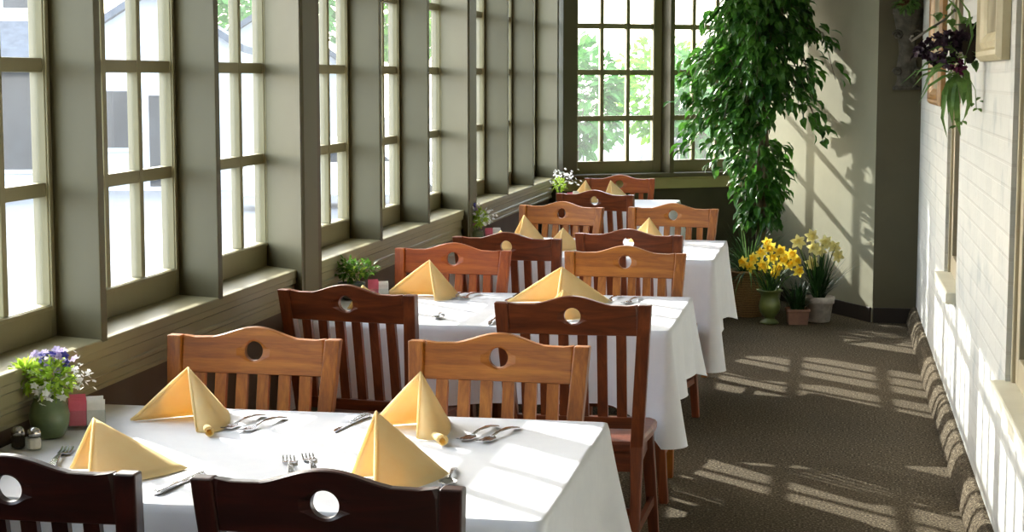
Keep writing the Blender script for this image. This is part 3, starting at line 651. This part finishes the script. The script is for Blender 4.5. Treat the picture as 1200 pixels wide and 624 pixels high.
def shaker(loc, label, fill, nm):
    t = thing(nm, label, 'shaker', loc, R(12), 'glass shakers')
    m = MB(); ps = lambda r: [(r * math.cos(R(22.5 + 45 * k)), r * math.sin(R(22.5 + 45 * k))) for k in range(8)]
    m.loft([[(x, y, z) for x, y in ps(r)] for r, z in ((.016, 0), (.0185, .003), (.0185, .026), (.015, .034))]); m.build('glass_body', CLEARG, t)
    m = MB(); m.loft([[(x, y, z) for x, y in ps(r)] for r, z in ((.0140, .003), (.0160, .006), (.0160, .024), (.013, .029))]); m.build('contents', fill, t)
    m = MB(); m.lathe([(.0155, .033), (.0158, .041), (.0145, .047), (.010, .052), (.003, .0545)], seg=20); m.build('chrome_cap', STEEL, t, smooth=True)['label'] = 'domed chrome cap'
shaker((-1.843, 3.785, Z1), 'small clear glass shaker of white salt with a chrome cap, front table', SALTM, 'salt_shaker')
shaker((-1.886, 3.79, Z1), 'small glass shaker of dark pepper with a chrome cap, front table', PEPM, 'pepper_shaker')
def caddy(loc, label, rz, labs, cols, seed, k=1.0):
    rnd = random.Random(seed); t = thing('sugar_holder', label, 'sugar holder', loc, rz, 'glass sugar holders')
    a, b, h, e = .044 * k, .030 * k, .046 * k, .003
    m = MB(); m.box(-a, a, -b, b, 0, .006); m.box(-a, a, -b, -b + e, .006, h); m.box(-a, a, b - e, b, .006, h); m.box(-a, -a + e, -b + e, b - e, .006, h); m.box(a - e, a, -b + e, b - e, .006, h)
    m.build('glass_tray', CLEARG, t, bev=.001)
    M = Matrix.Rotation(rz, 3, 'Z')
    for col in (0, 1):
        cs = [c for c in cols if (c == 'p') == (col == 0)]
        for i, c in enumerate(cs):
            p = Vector(((-1, 1)[col] * a * .48, -b + e + .006 + (2 * b - 2 * e - .012) * (i + .5) / len(cs), .008)); p.rotate(M)
            q = MB(); w_, hh = .0205 * k, rnd.uniform(.060, .074) * k; g = .0026; rows = []
            for zz, f_ in ((0, .3), (.12, .9), (.5, 1.15), (.88, .9), (1, .3)): rows.append([(-w_, -g * f_, zz * hh), (w_, -g * f_, zz * hh), (w_, g * f_, zz * hh), (-w_, g * f_, zz * hh)])
            q.loft(rows); o = q.build('sugar_packet', PINKP if c == 'p' else WHITEP, None, bev=.0006)
            o.location = Vector(loc) + p; o.rotation_euler = (rnd.uniform(-.03, .05), rnd.uniform(-.04, .04), rz + rnd.uniform(-.04, .04))
            tag(o, labs[0] if c == 'p' else labs[1], 'sugar packet', labs[2] if c == 'p' else labs[3])
caddy((-1.832, 4.055, Z1), 'clear glass holder of pink and white sugar packets on the front table', R(25), ('pink packet in the glass sugar holder on the front table', 'white packet in the glass sugar holder on the front table', 'pink packets, front table', 'white packets, front table'), 'ppppwwwww', 1, 1.05)
caddy((-1.765, 6.66, Z1), 'glass sugar holder on the second table beside the dark leafy pot', R(20), ('pink packet in the sugar holder beside the dark leafy pot', 'white packet in the sugar holder beside the dark leafy pot', 'pink packets, second table', 'white packets, second table'), 'pppppww', 2, .95)
caddy((-1.785, 9.12, Z1), 'glass sugar holder on the third table beside the small vase', R(15), ('pink packet in the sugar holder beside the small pale vase', 'white packet in the sugar holder beside the small pale vase', 'pink packets, third table', 'white packets, third table'), 'pppww', 3, .95)
caddy((-1.735, 11.68, .7845), 'glass sugar holder on the farthest table beside the white flowers', R(15), ('pink packet in the sugar holder on the farthest table', 'white packet in the sugar holder on the farthest table', 'pink packets, farthest table', 'white packets, farthest table'), 'wpwww', 4, .95)

# ------------------------------------------------------------------ plants in the far corner
FICUS = thin('ficus_leaf', srgb(88, 142, 50), srgb(44, 90, 36), .34, 9, .28, .5)
DARKL = thin('dark_strap_leaf', srgb(44, 76, 34), srgb(28, 52, 24), .2, 12, .4)
STRIPL = thin('pale_green_strap_leaf', srgb(112, 140, 84), srgb(70, 104, 52), .25, 20, .4)
YELL = thin('yellow_petal', srgb(255, 236, 100), srgb(254, 230, 78), .3, 30); PALEY = thin('pale_yellow_petal', srgb(248, 240, 176), srgb(244, 234, 158), .3, 30)
DEEPY = thin('deep_yellow_trumpet', srgb(254, 224, 62), srgb(252, 216, 46), .25, 30)
BARK = mat('pale_ficus_bark', srgb(128, 116, 96), srgb(98, 88, 72), 14, .85, bmp=.3, stretch=(1, 1, .3))
TERRA = mat('pinkish_clay', srgb(150, 112, 92), srgb(134, 100, 84), 18, .85); WHITEPOT = mat('whitewashed_pot', srgb(206, 198, 186), srgb(176, 168, 158), 22, .75, bmp=.1)
URNG = mat('green_urn_glaze', srgb(112, 124, 66), srgb(80, 94, 48), 10, .3, .5)
def wicker_mat():
    m, n, l, b = base('woven_wicker'); wv = n.new('ShaderNodeTexWave'); wv.bands_direction = 'Z'; wv.inputs['Scale'].default_value = 26; wv.inputs['Distortion'].default_value = 2.5; wv.inputs['Detail Scale'].default_value = 6
    l.new(coords(n, l), wv.inputs['Vector']); r = n.new('ShaderNodeValToRGB'); r.color_ramp.elements[0].color = srgb(120, 90, 56); r.color_ramp.elements[1].color = srgb(190, 154, 106)
    l.new(wv.outputs['Fac'], r.inputs[0]); l.new(r.outputs[0], b.inputs['Base Color']); bump(n, l, wv.outputs['Fac'], b, .7, .006); b.inputs['Roughness'].default_value = .8; return m
WICK = wicker_mat()
def basket(t, r0, r1, h):
    m = MB(); m.lathe([(r0, 0), (r0 + .005, .006), ((r0 + r1) / 2 + .01, h * .5), (r1, h), (r1 + .012, h + .008), (r1 + .004, h + .018), (r1 - .012, h + .01), (r1 - .02, h - .03), (.01, h - .04)], seg=32); return m.build('wicker_basket', WICK, t, smooth=True)
rnd = random.Random(11)
FX, FY = -.50, 12.28
t = thing('ficus_tree', 'tall leafy green ficus tree standing by the far windows', 'potted tree', (FX, FY, 0))
m = MB(); m.lathe([(.13, 0), (.135, .006), (.165, .28), (.175, .30), (.165, .31), (.15, .29), (.01, .27)], seg=28); m.build('pot', DGLAZE, t, smooth=True)
m = MB(); m.lathe([(.149, .268), (.14, .285), (.02, .29)], seg=20); m.build('soil', SOIL, t)
m = MB()
for k in range(3):                                            # braided trunk
    a0 = 2 * math.pi * k / 3; pth = []; z = .26
    while z < 1.55:
        a = a0 + z * 5.5; pth.append((.024 * math.cos(a) + .01 * math.sin(z * 2), .024 * math.sin(a), z)); z += .06
    m.tube(pth, [.022 - .006 * i / len(pth) for i in range(len(pth))], 8)
m.build('braided_trunk', BARK, t, smooth=True)
br, lf = MB(), MB()
def clear(q, g=.10):
    p = Vector((FX + q.x, FY + q.y, 0)); return (p - CORN).dot(N2) < -g and (p - P1).dot(NO) < -g
def leaf_in(q, d, n, L, W_):
    tip = q + Vector(d).normalized() * L
    if clear(q, .05) and clear(tip, .03): lf.leaf(q, d, n, L, W_, .3, .5)
def crown_r(z):   # half width of the crown at height z
    return max(.0, .50 * math.sin(math.pi * min(1, max(0, (z - .92) / 1.62))) ** .62)
for i in range(118):
    z0 = rnd.uniform(1.15, 2.1); a = rnd.uniform(0, 2 * math.pi); z1 = min(2.5, z0 + rnd.uniform(.05, .5)); rr = crown_r(z1) * rnd.uniform(.5, 1.0)
    if math.sin(a) > .1 and z1 < 1.75: continue
    s_ = .78 if math.sin(a) > 0 else 1.0
    p0 = Vector((0, 0, min(z0, 1.6))); p1 = Vector((rr * .55 * math.cos(a), rr * .55 * math.sin(a) * s_, z1)); p2 = Vector((rr * math.cos(a), rr * math.sin(a) * s_, z1 - rnd.uniform(.0, .25)))
    p3 = p2 + Vector((.10 * math.cos(a), .10 * math.sin(a) * s_, -rnd.uniform(.12, .32)))
    if not (clear(p2) and clear(p3) and clear(p1)): continue
    br.tube([p0, p1, p2, p3], [.008, .006, .004, .002], 5)
    for q0, q1, n_ in ((p0.lerp(p1, .5), p1, 5), (p1, p2, 13), (p2, p3, 15)):
        for k in range(n_):
            q = q0.lerp(q1, rnd.random()) + Vector((rnd.gauss(0, .035), rnd.gauss(0, .035), rnd.gauss(0, .03)))
            d = Vector((math.cos(a) + rnd.uniform(-.9, .9), math.sin(a) + rnd.uniform(-.9, .9), -rnd.uniform(.3, 1.5)))
            leaf_in(q, d, Vector((rnd.uniform(-.5, .5), rnd.uniform(-.5, .5), 1)), rnd.uniform(.080, .120), rnd.uniform(.042, .060))
for i in range(420):                                          # leaves hanging thickly down the stem
    z = rnd.uniform(.62, 1.2); a = rnd.uniform(0, 2 * math.pi); rr = rnd.uniform(.03, .17 if z > .8 else .13) + (z - .62) * .06
    q = Vector((rr * math.cos(a) - .01, rr * math.sin(a) * .8, z)); d = Vector((math.cos(a) * .8 + rnd.uniform(-.5, .5), math.sin(a) * .8 + rnd.uniform(-.5, .5), -rnd.uniform(.2, 1.2)))
    leaf_in(q, d, (rnd.uniform(-.4, .4), rnd.uniform(-.4, .4), 1), rnd.uniform(.08, .12), rnd.uniform(.042, .058))
br.build('branches', BARK, t); lf.build('foliage', FICUS, t)

t = thing('spider_plant', 'grassy plant with long arching leaves in a wicker basket below the ficus', 'potted plant', (-.565, 11.98, 0))
basket(t, .095, .125, .30); m = MB(); m.lathe([(.108, .262), (.05, .275), (.01, .275)], seg=18); m.build('soil', SOIL, t)
a_, b_ = MB(), MB()
for i in range(190):
    a = rnd.uniform(0, 2 * math.pi); e = rnd.uniform(.5, 1.45); d = Vector((math.cos(a) * math.cos(e), math.sin(a) * math.cos(e), math.sin(e)))
    (a_ if rnd.random() < .6 else b_).blade((.04 * math.cos(a), .04 * math.sin(a), .27), d, rnd.uniform(.26, .50), rnd.uniform(.010, .016), rnd.uniform(.8, 2.2))
a_.build('dark_leaves', DARKL, t); b_.build('striped_leaves', STRIPL, t)

def daffodil(mb, mt, q, face, s, rnd):
    """one bloom: six petals round a flared trumpet"""
    q = Vector(q); ax = Vector(face).normalized(); s1 = ax.orthogonal().normalized(); s2 = ax.cross(s1)
    for k in range(6):
        a = math.pi * k / 3 + rnd.uniform(-.1, .1); d = s1 * math.cos(a) + s2 * math.sin(a); mb.leaf(q, d + ax * rnd.uniform(-.05, .3), ax, s, s * .62, .15, .4)
    rings = []
    for h, r in ((0, .20), (.25, .26), (.5, .30), (.62, .42), (.56, .36), (.2, .2)):
        rings.append([q + ax * h * s + (s1 * math.cos(2 * math.pi * k / 10) + s2 * math.sin(2 * math.pi * k / 10)) * r * s * (1 + (.12 if k % 2 and h > .55 else 0)) for k in range(10)])
    mt.loft(rings, cap=False)
def daff_plant(nm, loc, label, cat, pot_build, zt, blooms, size, petal, trum, fol_n, spread, seed, hf):
    rnd = random.Random(seed); t = thing(nm, label, cat, loc); pot_build(t)
    lv = MB()
    for i in range(fol_n):
        a = rnd.uniform(0, 2 * math.pi); e = rnd.uniform(.85, 1.5); lv.blade((rnd.uniform(-.03, .03), rnd.uniform(-.03, .03), zt - .02), (math.cos(a) * math.cos(e), math.sin(a) * math.cos(e), math.sin(e)), rnd.uniform(.6, 1.1) * hf, rnd.uniform(.011, .017), rnd.uniform(.2, 1.1))
    lv.build('leaves', DARKL, t)
    for x, y, z in blooms:
        p, q = MB(), MB(); face = Vector((x * 2.2 + rnd.uniform(-.5, .5), -.9 + rnd.uniform(-.3, .3), rnd.uniform(-.15, .55)))
        st_ = MB(); st_.tube([(x * .15, y * .15, zt - .02), (x * .55, y * .6, (zt + z) / 2 + .02), (x, y, z - .004), Vector((x, y, z)) + face.normalized() * .004], .0028, 5)
        s_ = st_.build('stem', STEM, t)
        daffodil(p, q, Vector((x, y, z)) + face.normalized() * .006, face, size * rnd.uniform(.9, 1.12), rnd)
        b_ = p.build('bloom', petal, t); q.build('trumpet', trum, b_, smooth=True)
    return t
def urn(t):
    m = MB(); m.lathe([(.060, 0), (.064, .008), (.058, .018), (.036, .032), (.034, .042), (.050, .058), (.066, .085), (.072, .115), (.068, .145), (.060, .170), (.058, .190), (.068, .208), (.086, .218), (.088, .226), (.080, .228), (.058, .205), (.01, .19)], seg=32); m.build('urn', URNG, t, smooth=True)
    m = MB(); m.lathe([(.056, .196), (.03, .206), (.01, .206)], seg=16); m.build('soil', SOIL, t)
bl = []
for px, py in ((872, 307), (884, 302), (893, 296), (903, 288), (915, 293), (905, 302), (896, 309), (920, 303), (912, 312), (928, 297), (908, 319), (936, 315), (926, 309), (881, 311), (933, 304), (899, 284)):
    k = 11.62 / 2050; bl.append(((px - 903) * k * .98, -.02 + .05 * random.Random(px).uniform(-1, 1), 1.63 - (py - 90) * 11.62 / 2050 * .995))
daff_plant('daffodil_urn', (-.405, 11.62, 0), 'bright yellow daffodils in a footed green urn on the floor', 'potted flowers', urn, .21, bl, .048, YELL, DEEPY, 60, .1, 5, .27)
def sqpot(t):
    m = MB(); sq = lambda r, z: [(-r, -r, z), (r, -r, z), (r, r, z), (-r, r, z)]
    m.loft([sq(.062, 0), sq(.070, .085), sq(.076, .086), sq(.077, .104), sq(.068, .104), sq(.064, .085)]); m.build('square_pot', TERRA, t, bev=.003)
    m = MB(); m.box(-.062, .062, -.062, .062, .080, .086); m.build('soil', SOIL, t)
t = thing('potted_greenery', 'dark green plant in a small square pinkish pot beside the urn', 'potted plant', (-.222, 11.645, 0), R(8)); sqpot(t)
m = MB()
for i in range(70):
    a = rnd.uniform(0, 2 * math.pi); e = rnd.uniform(.9, 1.5); m.blade((rnd.uniform(-.04, .04), rnd.uniform(-.04, .04), .085), (math.cos(a) * math.cos(e), math.sin(a) * math.cos(e), math.sin(e)), rnd.uniform(.14, .24), rnd.uniform(.010, .018), rnd.uniform(.3, 1.2))
m.build('leaves', DARKL, t)
def rpot(t):
    m = MB(); m.lathe([(.072, 0), (.076, .004), (.092, .120), (.102, .124), (.106, .168), (.098, .170), (.090, .150), (.01, .14)], seg=32); m.build('pot', WHITEPOT, t, smooth=True)
    m = MB(); m.lathe([(.088, .146), (.04, .152), (.01, .152)], seg=16); m.build('soil', SOIL, t)
bl = []
for px, py in ((935, 282), (950, 273), (953, 286), (967, 281), (976, 287), (951, 306), (961, 292), (980, 296)):
    k = 11.86 / 2050; bl.append(((px - 960) * k, .06 * random.Random(px).uniform(-1, 1), 1.63 - (py - 90) * k * .995))
daff_plant('daffodil_pot', (-.085, 11.79, 0), 'pale yellow daffodils in a whitewashed round pot on the floor', 'potted flowers', rpot, .155, bl, .052, PALEY, PALEY, 110, .1, 7, .40)

# ------------------------------------------------------------------ things on the brick and end walls
GILT = mat('worn_gilt_wood', srgb(168, 126, 66), srgb(132, 94, 48), 12, .45, .5, coat=.2); CREAMF = mat('cream_painted_frame', srgb(206, 194, 158), srgb(190, 176, 140), 10, .5)
CANV = mat('faded_canvas', srgb(170, 160, 132), srgb(128, 118, 92), 3, .8); IRON = mat('pale_iron', srgb(150, 146, 138), srgb(128, 124, 116), 20, .45, .5, metal=.6)
def picture(nm, y0, y1, z0, z1, fm, wid, dep, label):
    t = thing(nm, label, 'picture frame', (RX, (y0 + y1) / 2, (z0 + z1) / 2)); hy, hz = (y1 - y0) / 2, (z1 - z0) / 2
    prof = [(0, 0), (-dep * .6, 0), (-dep, wid * .18), (-dep, wid * .34), (-dep * .62, wid * .46), (-dep * .8, wid * .66), (-dep * .55, wid * .86), (-dep * .3, wid), (0, wid)]
    m = MB(); cs = [(-1, -1), (1, -1), (1, 1), (-1, 1)]
    rings = [[(x - .001, sy * (hy - d), sz * (hz - d)) for x, d in prof] for sy, sz in cs]; m.loft(rings + [rings[0]], cap=False); m.build('frame', fm, t)
    m = MB(); m.box(-dep * .3, -.004, -hy + wid * .9, hy - wid * .9, -hz + wid * .9, hz - wid * .9); m.build('canvas', CANV, t); return t
picture('picture_frame', 9.22, 10.25, 1.478, 2.35, GILT, .085, .040, 'golden brown wooden picture frame on the brick pier behind the hanging plant')
picture('picture_frame', 5.87, 6.72, 1.685, 2.35, CREAMF, .10, .045, 'cream moulded picture frame high on the nearer brick pier')
# trailing plant in a wall pocket
VINE = thin('trailing_leaf', srgb(112, 146, 74), srgb(74, 108, 52), .35, 14, .4); PLUM = thin('dark_plum_flower', srgb(56, 34, 52), srgb(38, 24, 38), .12, 30, .6); PLUMR = thin('magenta_bract', srgb(92, 28, 66), srgb(70, 22, 50), .2, 30)
PXX, PYY, PZZ = .47, 6.90, 1.66
t = thing('hanging_plant', 'trailing plant with long green leaves and dark plum flowers on the brick wall', 'hanging plant', (PXX, PYY, PZZ))
m = MB(); m.lathe([(.010, -.02), (.022, 0), (.034, .04), (.042, .09), (.046, .13), (.040, .13), (.02, .10)], (.028, 0, .04), 20); m.build('wall_pocket', mat('dark_bark_pocket', srgb(58, 48, 36), srgb(38, 30, 24), 16, .9, bmp=.4), t, smooth=True)
lv, fl_, mg, st_ = MB(), MB(), MB(), MB()
for ax, az, L, W_ in ((-1, .02, .19, .020), (-1, -.12, .17, .024), (-1, -.22, .18, .024), (-1, -.42, .19, .022), (-.85, -.62, .20, .024), (-.35, -1, .17, .030), (-.12, -1, .19, .032), (.05, -1, .22, .026), (-.55, -1, .14, .026), (-.22, -1, .25, .020), (.35, -1, .16, .040), (.25, -1, .20, .036), (-.6, -.8, .16, .03), (-.75, -.3, .15, .026), (.2, .9, .2, .02), (-.2, 1, .22, .02), (0, 1, .26, .018), (-.9, .35, .12, .03), (.1, -.6, .12, .04)):
    q = Vector((rnd.uniform(-.03, .02), rnd.uniform(-.04, .03), rnd.uniform(-.02, .06))); d = Vector((ax, rnd.uniform(-.5, .1), az)).normalized()
    lv.leaf(q + d * .03, d, Vector((.2 * rnd.uniform(-1, 1), -.5, 1)), L, W_ * .95, .25, .8); st_.tube([q, q + d * .04], .002, 4)
for i in range(46):
    q = Vector((rnd.uniform(-.10, .05), rnd.uniform(-.05, .03), rnd.uniform(-.02, .22))); lv.leaf(q, (rnd.uniform(-1, .6), rnd.uniform(-1, .3), rnd.uniform(-1, 1)), (rnd.uniform(-.4, .4), -.4, 1), rnd.uniform(.03, .06), rnd.uniform(.018, .03), .3, .4)
for cx_, n_, sp_ in (((-.13, -.02, .07), 30, .026), ((-.06, -.03, .10), 24, .024), ((-.08, -.03, .03), 18, .020), ((.0, -.04, .12), 16, .024)):
    fl_ = MB(); florets(fl_, rnd, cx_, n_, sp_, .021, .2); fl_.build('plum_flower_head', PLUM, t)
florets(mg, rnd, (-.02, -.05, .0), 14, .018, .018, .2)
for pts in (((0, -.02, 0), (.03, -.06, -.10), (.02, -.05, -.17), (-.01, -.05, -.22)), ((.01, 0, 0), (.05, -.02, -.08), (.055, -.03, -.15))):
    st_.tube(pts, .0014, 4)
    for k in range(5): q = Vector(pts[-1]) + Vector((rnd.uniform(-.02, .02), rnd.uniform(-.02, .02), rnd.uniform(0, .05))); lv.leaf(q, (rnd.uniform(-1, 1), -.4, -.3), (0, -.5, 1), .026, .016)
lv.build('leaves', VINE, t); mg.build('magenta_bracts', PLUMR, t); st_.build('stems', STEM, t)
m = MB(); m.tube([(RX - .002, 8.55, 1.95), (.50, 8.53, 1.90), (.40, 8.5, 1.835), (.362, 8.5, 1.808), (.345, 8.5, 1.797), (.338, 8.5, 1.808), (.343, 8.5, 1.820), (.353, 8.5, 1.822)], [.006, .006, .006, .006, .006, .006, .005, .005], 8)
m.tube([(RX - .001, 8.55, 1.95), (RX - .008, 8.55, 1.95)], .018, 14); o = m.build('wall_bracket', IRON, None, smooth=True); tag(o, 'pale metal bracket curling out from the brick wall above the hanging leaves', 'bracket')
# carved planter on the dark end wall
CARVE = mat('dark_carved_stone', srgb(92, 86, 74), srgb(62, 58, 48), 22, .85, bmp=.5)
t = thing('wall_planter', 'dark carved column planter mounted on the shadowed end wall', 'wall planter', (.452, YB, 0))
m = MB(); out_ = [(.085, 1.545), (.090, 1.56), (.072, 1.575), (.060, 1.62), (.066, 1.70), (.052, 1.78), (.058, 1.86), (.078, 1.96), (.092, 2.03), (.100, 2.045), (.100, 2.07), (.08, 2.07)]
rings = [[(r * math.cos(a), -.001 - r * .8 * math.sin(a), z) for a in [math.pi * k / 14 for k in range(15)]] for r, z in out_]; m.loft(rings); m.build('column', CARVE, t)
for s in (-1, 1):
    for z, r in ((1.90, .034), (1.66, .028)):
        m = MB(); m.tube([(s * (.062 + r * (1 - k / 16) * math.cos(k * .75)), -.05, z + r * (1 - k / 16) * math.sin(k * .75)) for k in range(14)], .009, 6); m.build('scroll', CARVE, t, smooth=True)
m = MB(); leaves_ball(m, rnd, (-.01, -.115, 2.12), .085, 110, .05, .024, (.8, .55, .8)); m.build('foliage', VINE, t)
RUST = thin('rust_flower', srgb(110, 70, 40), srgb(90, 56, 34), .2, 30)
for dx in (-.06, .0, .07):
    m = MB(); florets(m, rnd, (dx * .7, -.12, 2.12 + dx * .3), 12, .016, .02, .4); m.build('rust_flower_head', RUST, t)

# ------------------------------------------------------------------ outside
ASPH = mat('pale_concrete_paving', srgb(120, 122, 126), srgb(108, 110, 114), .6, .9); ROADM = mat('blue_grey_asphalt', srgb(100, 105, 112), srgb(88, 92, 99), .8, .9)
LAWN = mat('lawn', srgb(118, 142, 66), srgb(92, 120, 50), 1.2, .95); SIDING = mat('white_siding', srgb(190, 194, 200), srgb(182, 187, 194), 2, .7)
GREYW = mat('grey_shop_wall', srgb(140, 144, 150), srgb(126, 130, 136), 2, .7); ROOFM = mat('slate_roof', srgb(84, 92, 104), srgb(70, 77, 88), 5, .8); DARKW = mat('dark_window_glass', srgb(40, 46, 52), srgb(24, 28, 34), 1, .35, .3)
GZ = -1.0
m = MB(); m.prism([(-70, -30), (60, -30), (60, 110), (-70, 110)], 'z', GZ - .2, GZ); struct('ground', m, ASPH)
m = MB(); m.prism([(-9.5, 24), (-2.0, 17.5), (4, 17.0), (4, 30), (-4.6, 40), (-6.5, 60), (-14, 60)], 'z', GZ, GZ + .04); struct('road', m, ROADM)
m = MB(); m.prism([(-4.2, 40.5), (5, 30.5), (12, 30), (12, 90), (-5.5, 90)], 'z', GZ, GZ + .05); struct('lawn', m, LAWN)
def building(nm, label, loc, rz, w_, d_, h_, wm, gable, wins, band=None):
    t = thing(nm, label, 'building', loc, rz, None)
    m = MB(); m.box(-w_ / 2, w_ / 2, 0, d_, 0, h_)
    if gable: m.prism([(-w_ / 2, h_), (w_ / 2, h_), (0, h_ + w_ * .32)], 'y', 0, d_)
    m.build('walls', wm, t)
    m = MB()
    if gable:
        for s in (-1, 1):
            e = w_ / 2 + .35; m.loft([[(s * e, y, h_ - .22), (0, y, h_ + w_ * .32 + .02), (0, y, h_ + w_ * .32 + .20), (s * e, y, h_ - .04)] for y in (-.35, d_ + .35)])
    else: m.box(-w_ / 2 - .2, w_ / 2 + .2, -.2, d_ + .2, h_, h_ + .25)
    m.build('roof', ROOFM, t)
    if band: m = MB(); m.prism([(-.05, band[0]), (-1.0, band[0] + .1), (-.9, band[0] + .25), (-.0, band[1])], 'x', -w_ / 2, w_ / 2); m.build('awning', ROOFM, t)
    for x, z, a, b, kind in wins:
        m = MB(); m.box(x - a / 2 - .1, x + a / 2 + .1, -.06, .02, z - .1, z + b + .1); f = m.build('door' if kind == 'd' else 'window', SIDING, t)
        m = MB(); m.box(x - a / 2, x + a / 2, -.075, -.055, z, z + b); m.build('door_leaf' if kind == 'd' else 'pane', DARKW, f)
    return t
building('shop_building', 'two-storey pale shop building with a grey awning, outside the nearest window', (-22.2, 36.4, GZ), R(20), 9.6, 8, 6.6, SIDING, False, [(-3.4, .5, 2.2, 2.2, 'w'), (-.7, .5, 2.0, 2.2, 'w'), (1.4, .1, 1.1, 2.5, 'd'), (3.7, .5, 1.7, 2.25, 'w'), (-3.2, 4.2, 1.2, 1.6, 'w'), (0, 4.2, 1.2, 1.6, 'w'), (4.0, 4.2, .7, 1.5, 'w')], (2.95, 3.9))
building('house', 'white gabled house with a dark door, seen through the second window', (-15.5, 38.4, GZ), R(16), 3.5, 4.5, 3.4, SIDING, True, [(-.95, 1, .8, 1.3, 'w'), (.35, .1, .9, 2.1, 'd')])
building('house', 'low white house with a grey gable among trees, beyond the parked car', (-16.0, 48, GZ), R(17), 5.0, 4, 2.8, SIDING, True, [(-1.4, .9, .9, 1.3, 'w'), (.9, .9, .9, 1.3, 'w')])
def car(loc, rz, label):
    t = thing('car', label, 'car', loc, rz); W_ = .85
    P_ = [(-2.15, .30), (-2.2, .62), (-2.05, .86), (-1.6, .92), (-1.05, 1.40), (.45, 1.42), (1.05, .98), (1.95, .84), (2.2, .62), (2.18, .30)]
    CARP = mat('white_car_paint', srgb(244, 244, 242), srgb(240, 240, 238), 2, .3, .5, coat=.5)
    m = MB(); m.loft([[(x, y, z) for x, z in [(p[0] * (1 if s_ else .97), p[1]) for p in P_]] for y, s_ in ((-W_, 0), (-W_ + .06, 1), (W_ - .06, 1), (W_, 0))]); m.build('body', CARP, t, bev=.03)
    m = MB()
    for s_ in (-1, 1): m.prism([(-1.35, .95), (-.98, 1.32), (.38, 1.34), (.82, .98)], 'y', s_ * (W_ - .005), s_ * (W_ + .012))
    m.build('side_windows', DARKW, t)
    for x in (-1.35, 1.35):
        for s_ in (-1, 1):
            m = MB(); m.tube([(x, s_ * (W_ - .18), .32), (x, s_ * (W_ + .02), .32)], .32, 20); wv = m.build('wheel', BASEB, t)
            m = MB(); m.tube([(x, s_ * (W_ + .0), .32), (x, s_ * (W_ + .035), .32)], .19, 14); m.build('hubcap', IRON, wv)
    return t
car((-9.6, 34, GZ), R(16), 'white car parked outside, seen through the third window')
EXT1 = thin('bright_tree_leaf', srgb(124, 172, 58), srgb(88, 138, 42), .35, 2, .5); EXT2 = thin('deep_tree_leaf', srgb(92, 146, 70), srgb(62, 116, 52), .3, 2, .5)
def tree(nm, label, x, y, h, r, cz, mat_, n_, L, seed, trunk=True, grp=None):
    rnd = random.Random(seed); t = thing(nm, label, 'tree' if trunk else 'bush', (x, y, GZ), 0, grp)
    m = MB()
    m.tube([(0, 0, 0), (.05, 0, cz * .5), (0, .05, cz)], [.05 * h / 3, .035 * h / 3, .02 * h / 3], 8)
    for k in range(5): a = k * 1.26; m.tube([(0, 0, cz * .5), (r * .5 * math.cos(a), r * .5 * math.sin(a), cz + r * .2)], [.02 * h / 3, .008 * h / 3], 5)
    m.build('trunk' if trunk else 'stems', BARK, t)
    m = MB()
    for _ in range(n_):
        d = Vector((rnd.gauss(0, 1), rnd.gauss(0, 1), rnd.gauss(0, 1))).normalized(); k = rnd.uniform(.35, 1) ** .6 * (.8 + .2 * mnoise.noise(d * 2.3 + Vector((seed, 0, 0))))
        q = Vector((d.x * r * k, d.y * r * k, cz + d.z * (h - cz) * k)); q.z = max(q.z, .06)
        m.leaf(q, d + Vector((rnd.uniform(-1, 1), rnd.uniform(-1, 1), rnd.uniform(-1, .4))), (rnd.uniform(-1, 1), rnd.uniform(-1, 1), 1), L * rnd.uniform(.7, 1.3), L * .55)
    m.build('foliage', mat_, t); return t
tree('leafy_tree', 'tall tree behind the low house, upper part of the third window', -19.0, 58, 8.5, 3.2, 5.4, EXT2, 1500, .45, 1)
tree('leafy_tree', 'tree between the white house and the low house outside', -11.4, 46, 6.2, 1.5, 4.4, EXT1, 800, .34, 2)
for i, (x, y, h, r, cz, mm, lab) in enumerate([
    (-6.9, 47, 3.9, 1.7, 2.0, EXT2, 'bluish green bush behind the left panes of the far left window'),
    (-4.9, 52, 4.2, 2.0, 2.2, EXT1, 'yellow-green bush behind the middle panes of the far left window'),
    (-3.4, 46, 3.7, 1.5, 1.9, EXT2, 'green bush behind the right panes of the far left window'),
    (-2.7, 58, 4.6, 2.0, 2.4, EXT1, 'bright bush beyond the lawn, between the two far windows'),
    (-.2, 54, 5.2, 2.6, 2.6, EXT1, 'large bright bush on the lawn behind the ficus tree')]):
    tree('garden_bush', lab, x, y, h, r, cz, mm, 1000, .34, 20 + i, False, 'bushes beyond the far windows')
t = thing('kettle_grill', 'black kettle barbecue standing on the lawn outside the far right window', 'barbecue', (-3.85, 44.5, GZ + .05))
BLK = mat('black_enamel', srgb(40, 42, 46), srgb(30, 32, 36), 8, .3, .5)
m = MB(); m.lathe([(.06, .62), (.22, .70), (.30, .84), (.30, .86), (.02, .86)], seg=20); m.build('bowl', BLK, t, smooth=True); m = MB(); m.lathe([(.305, .862), (.27, .98), (.15, 1.06), (.02, 1.09)], seg=20); m.build('lid', BLK, t, smooth=True)
for k in range(3): m = MB(); a = k * 2.09; m.tube([(.12 * math.cos(a), .12 * math.sin(a), .68), (.30 * math.cos(a), .30 * math.sin(a), 0)], .018, 6); m.build('leg', BLK, t)
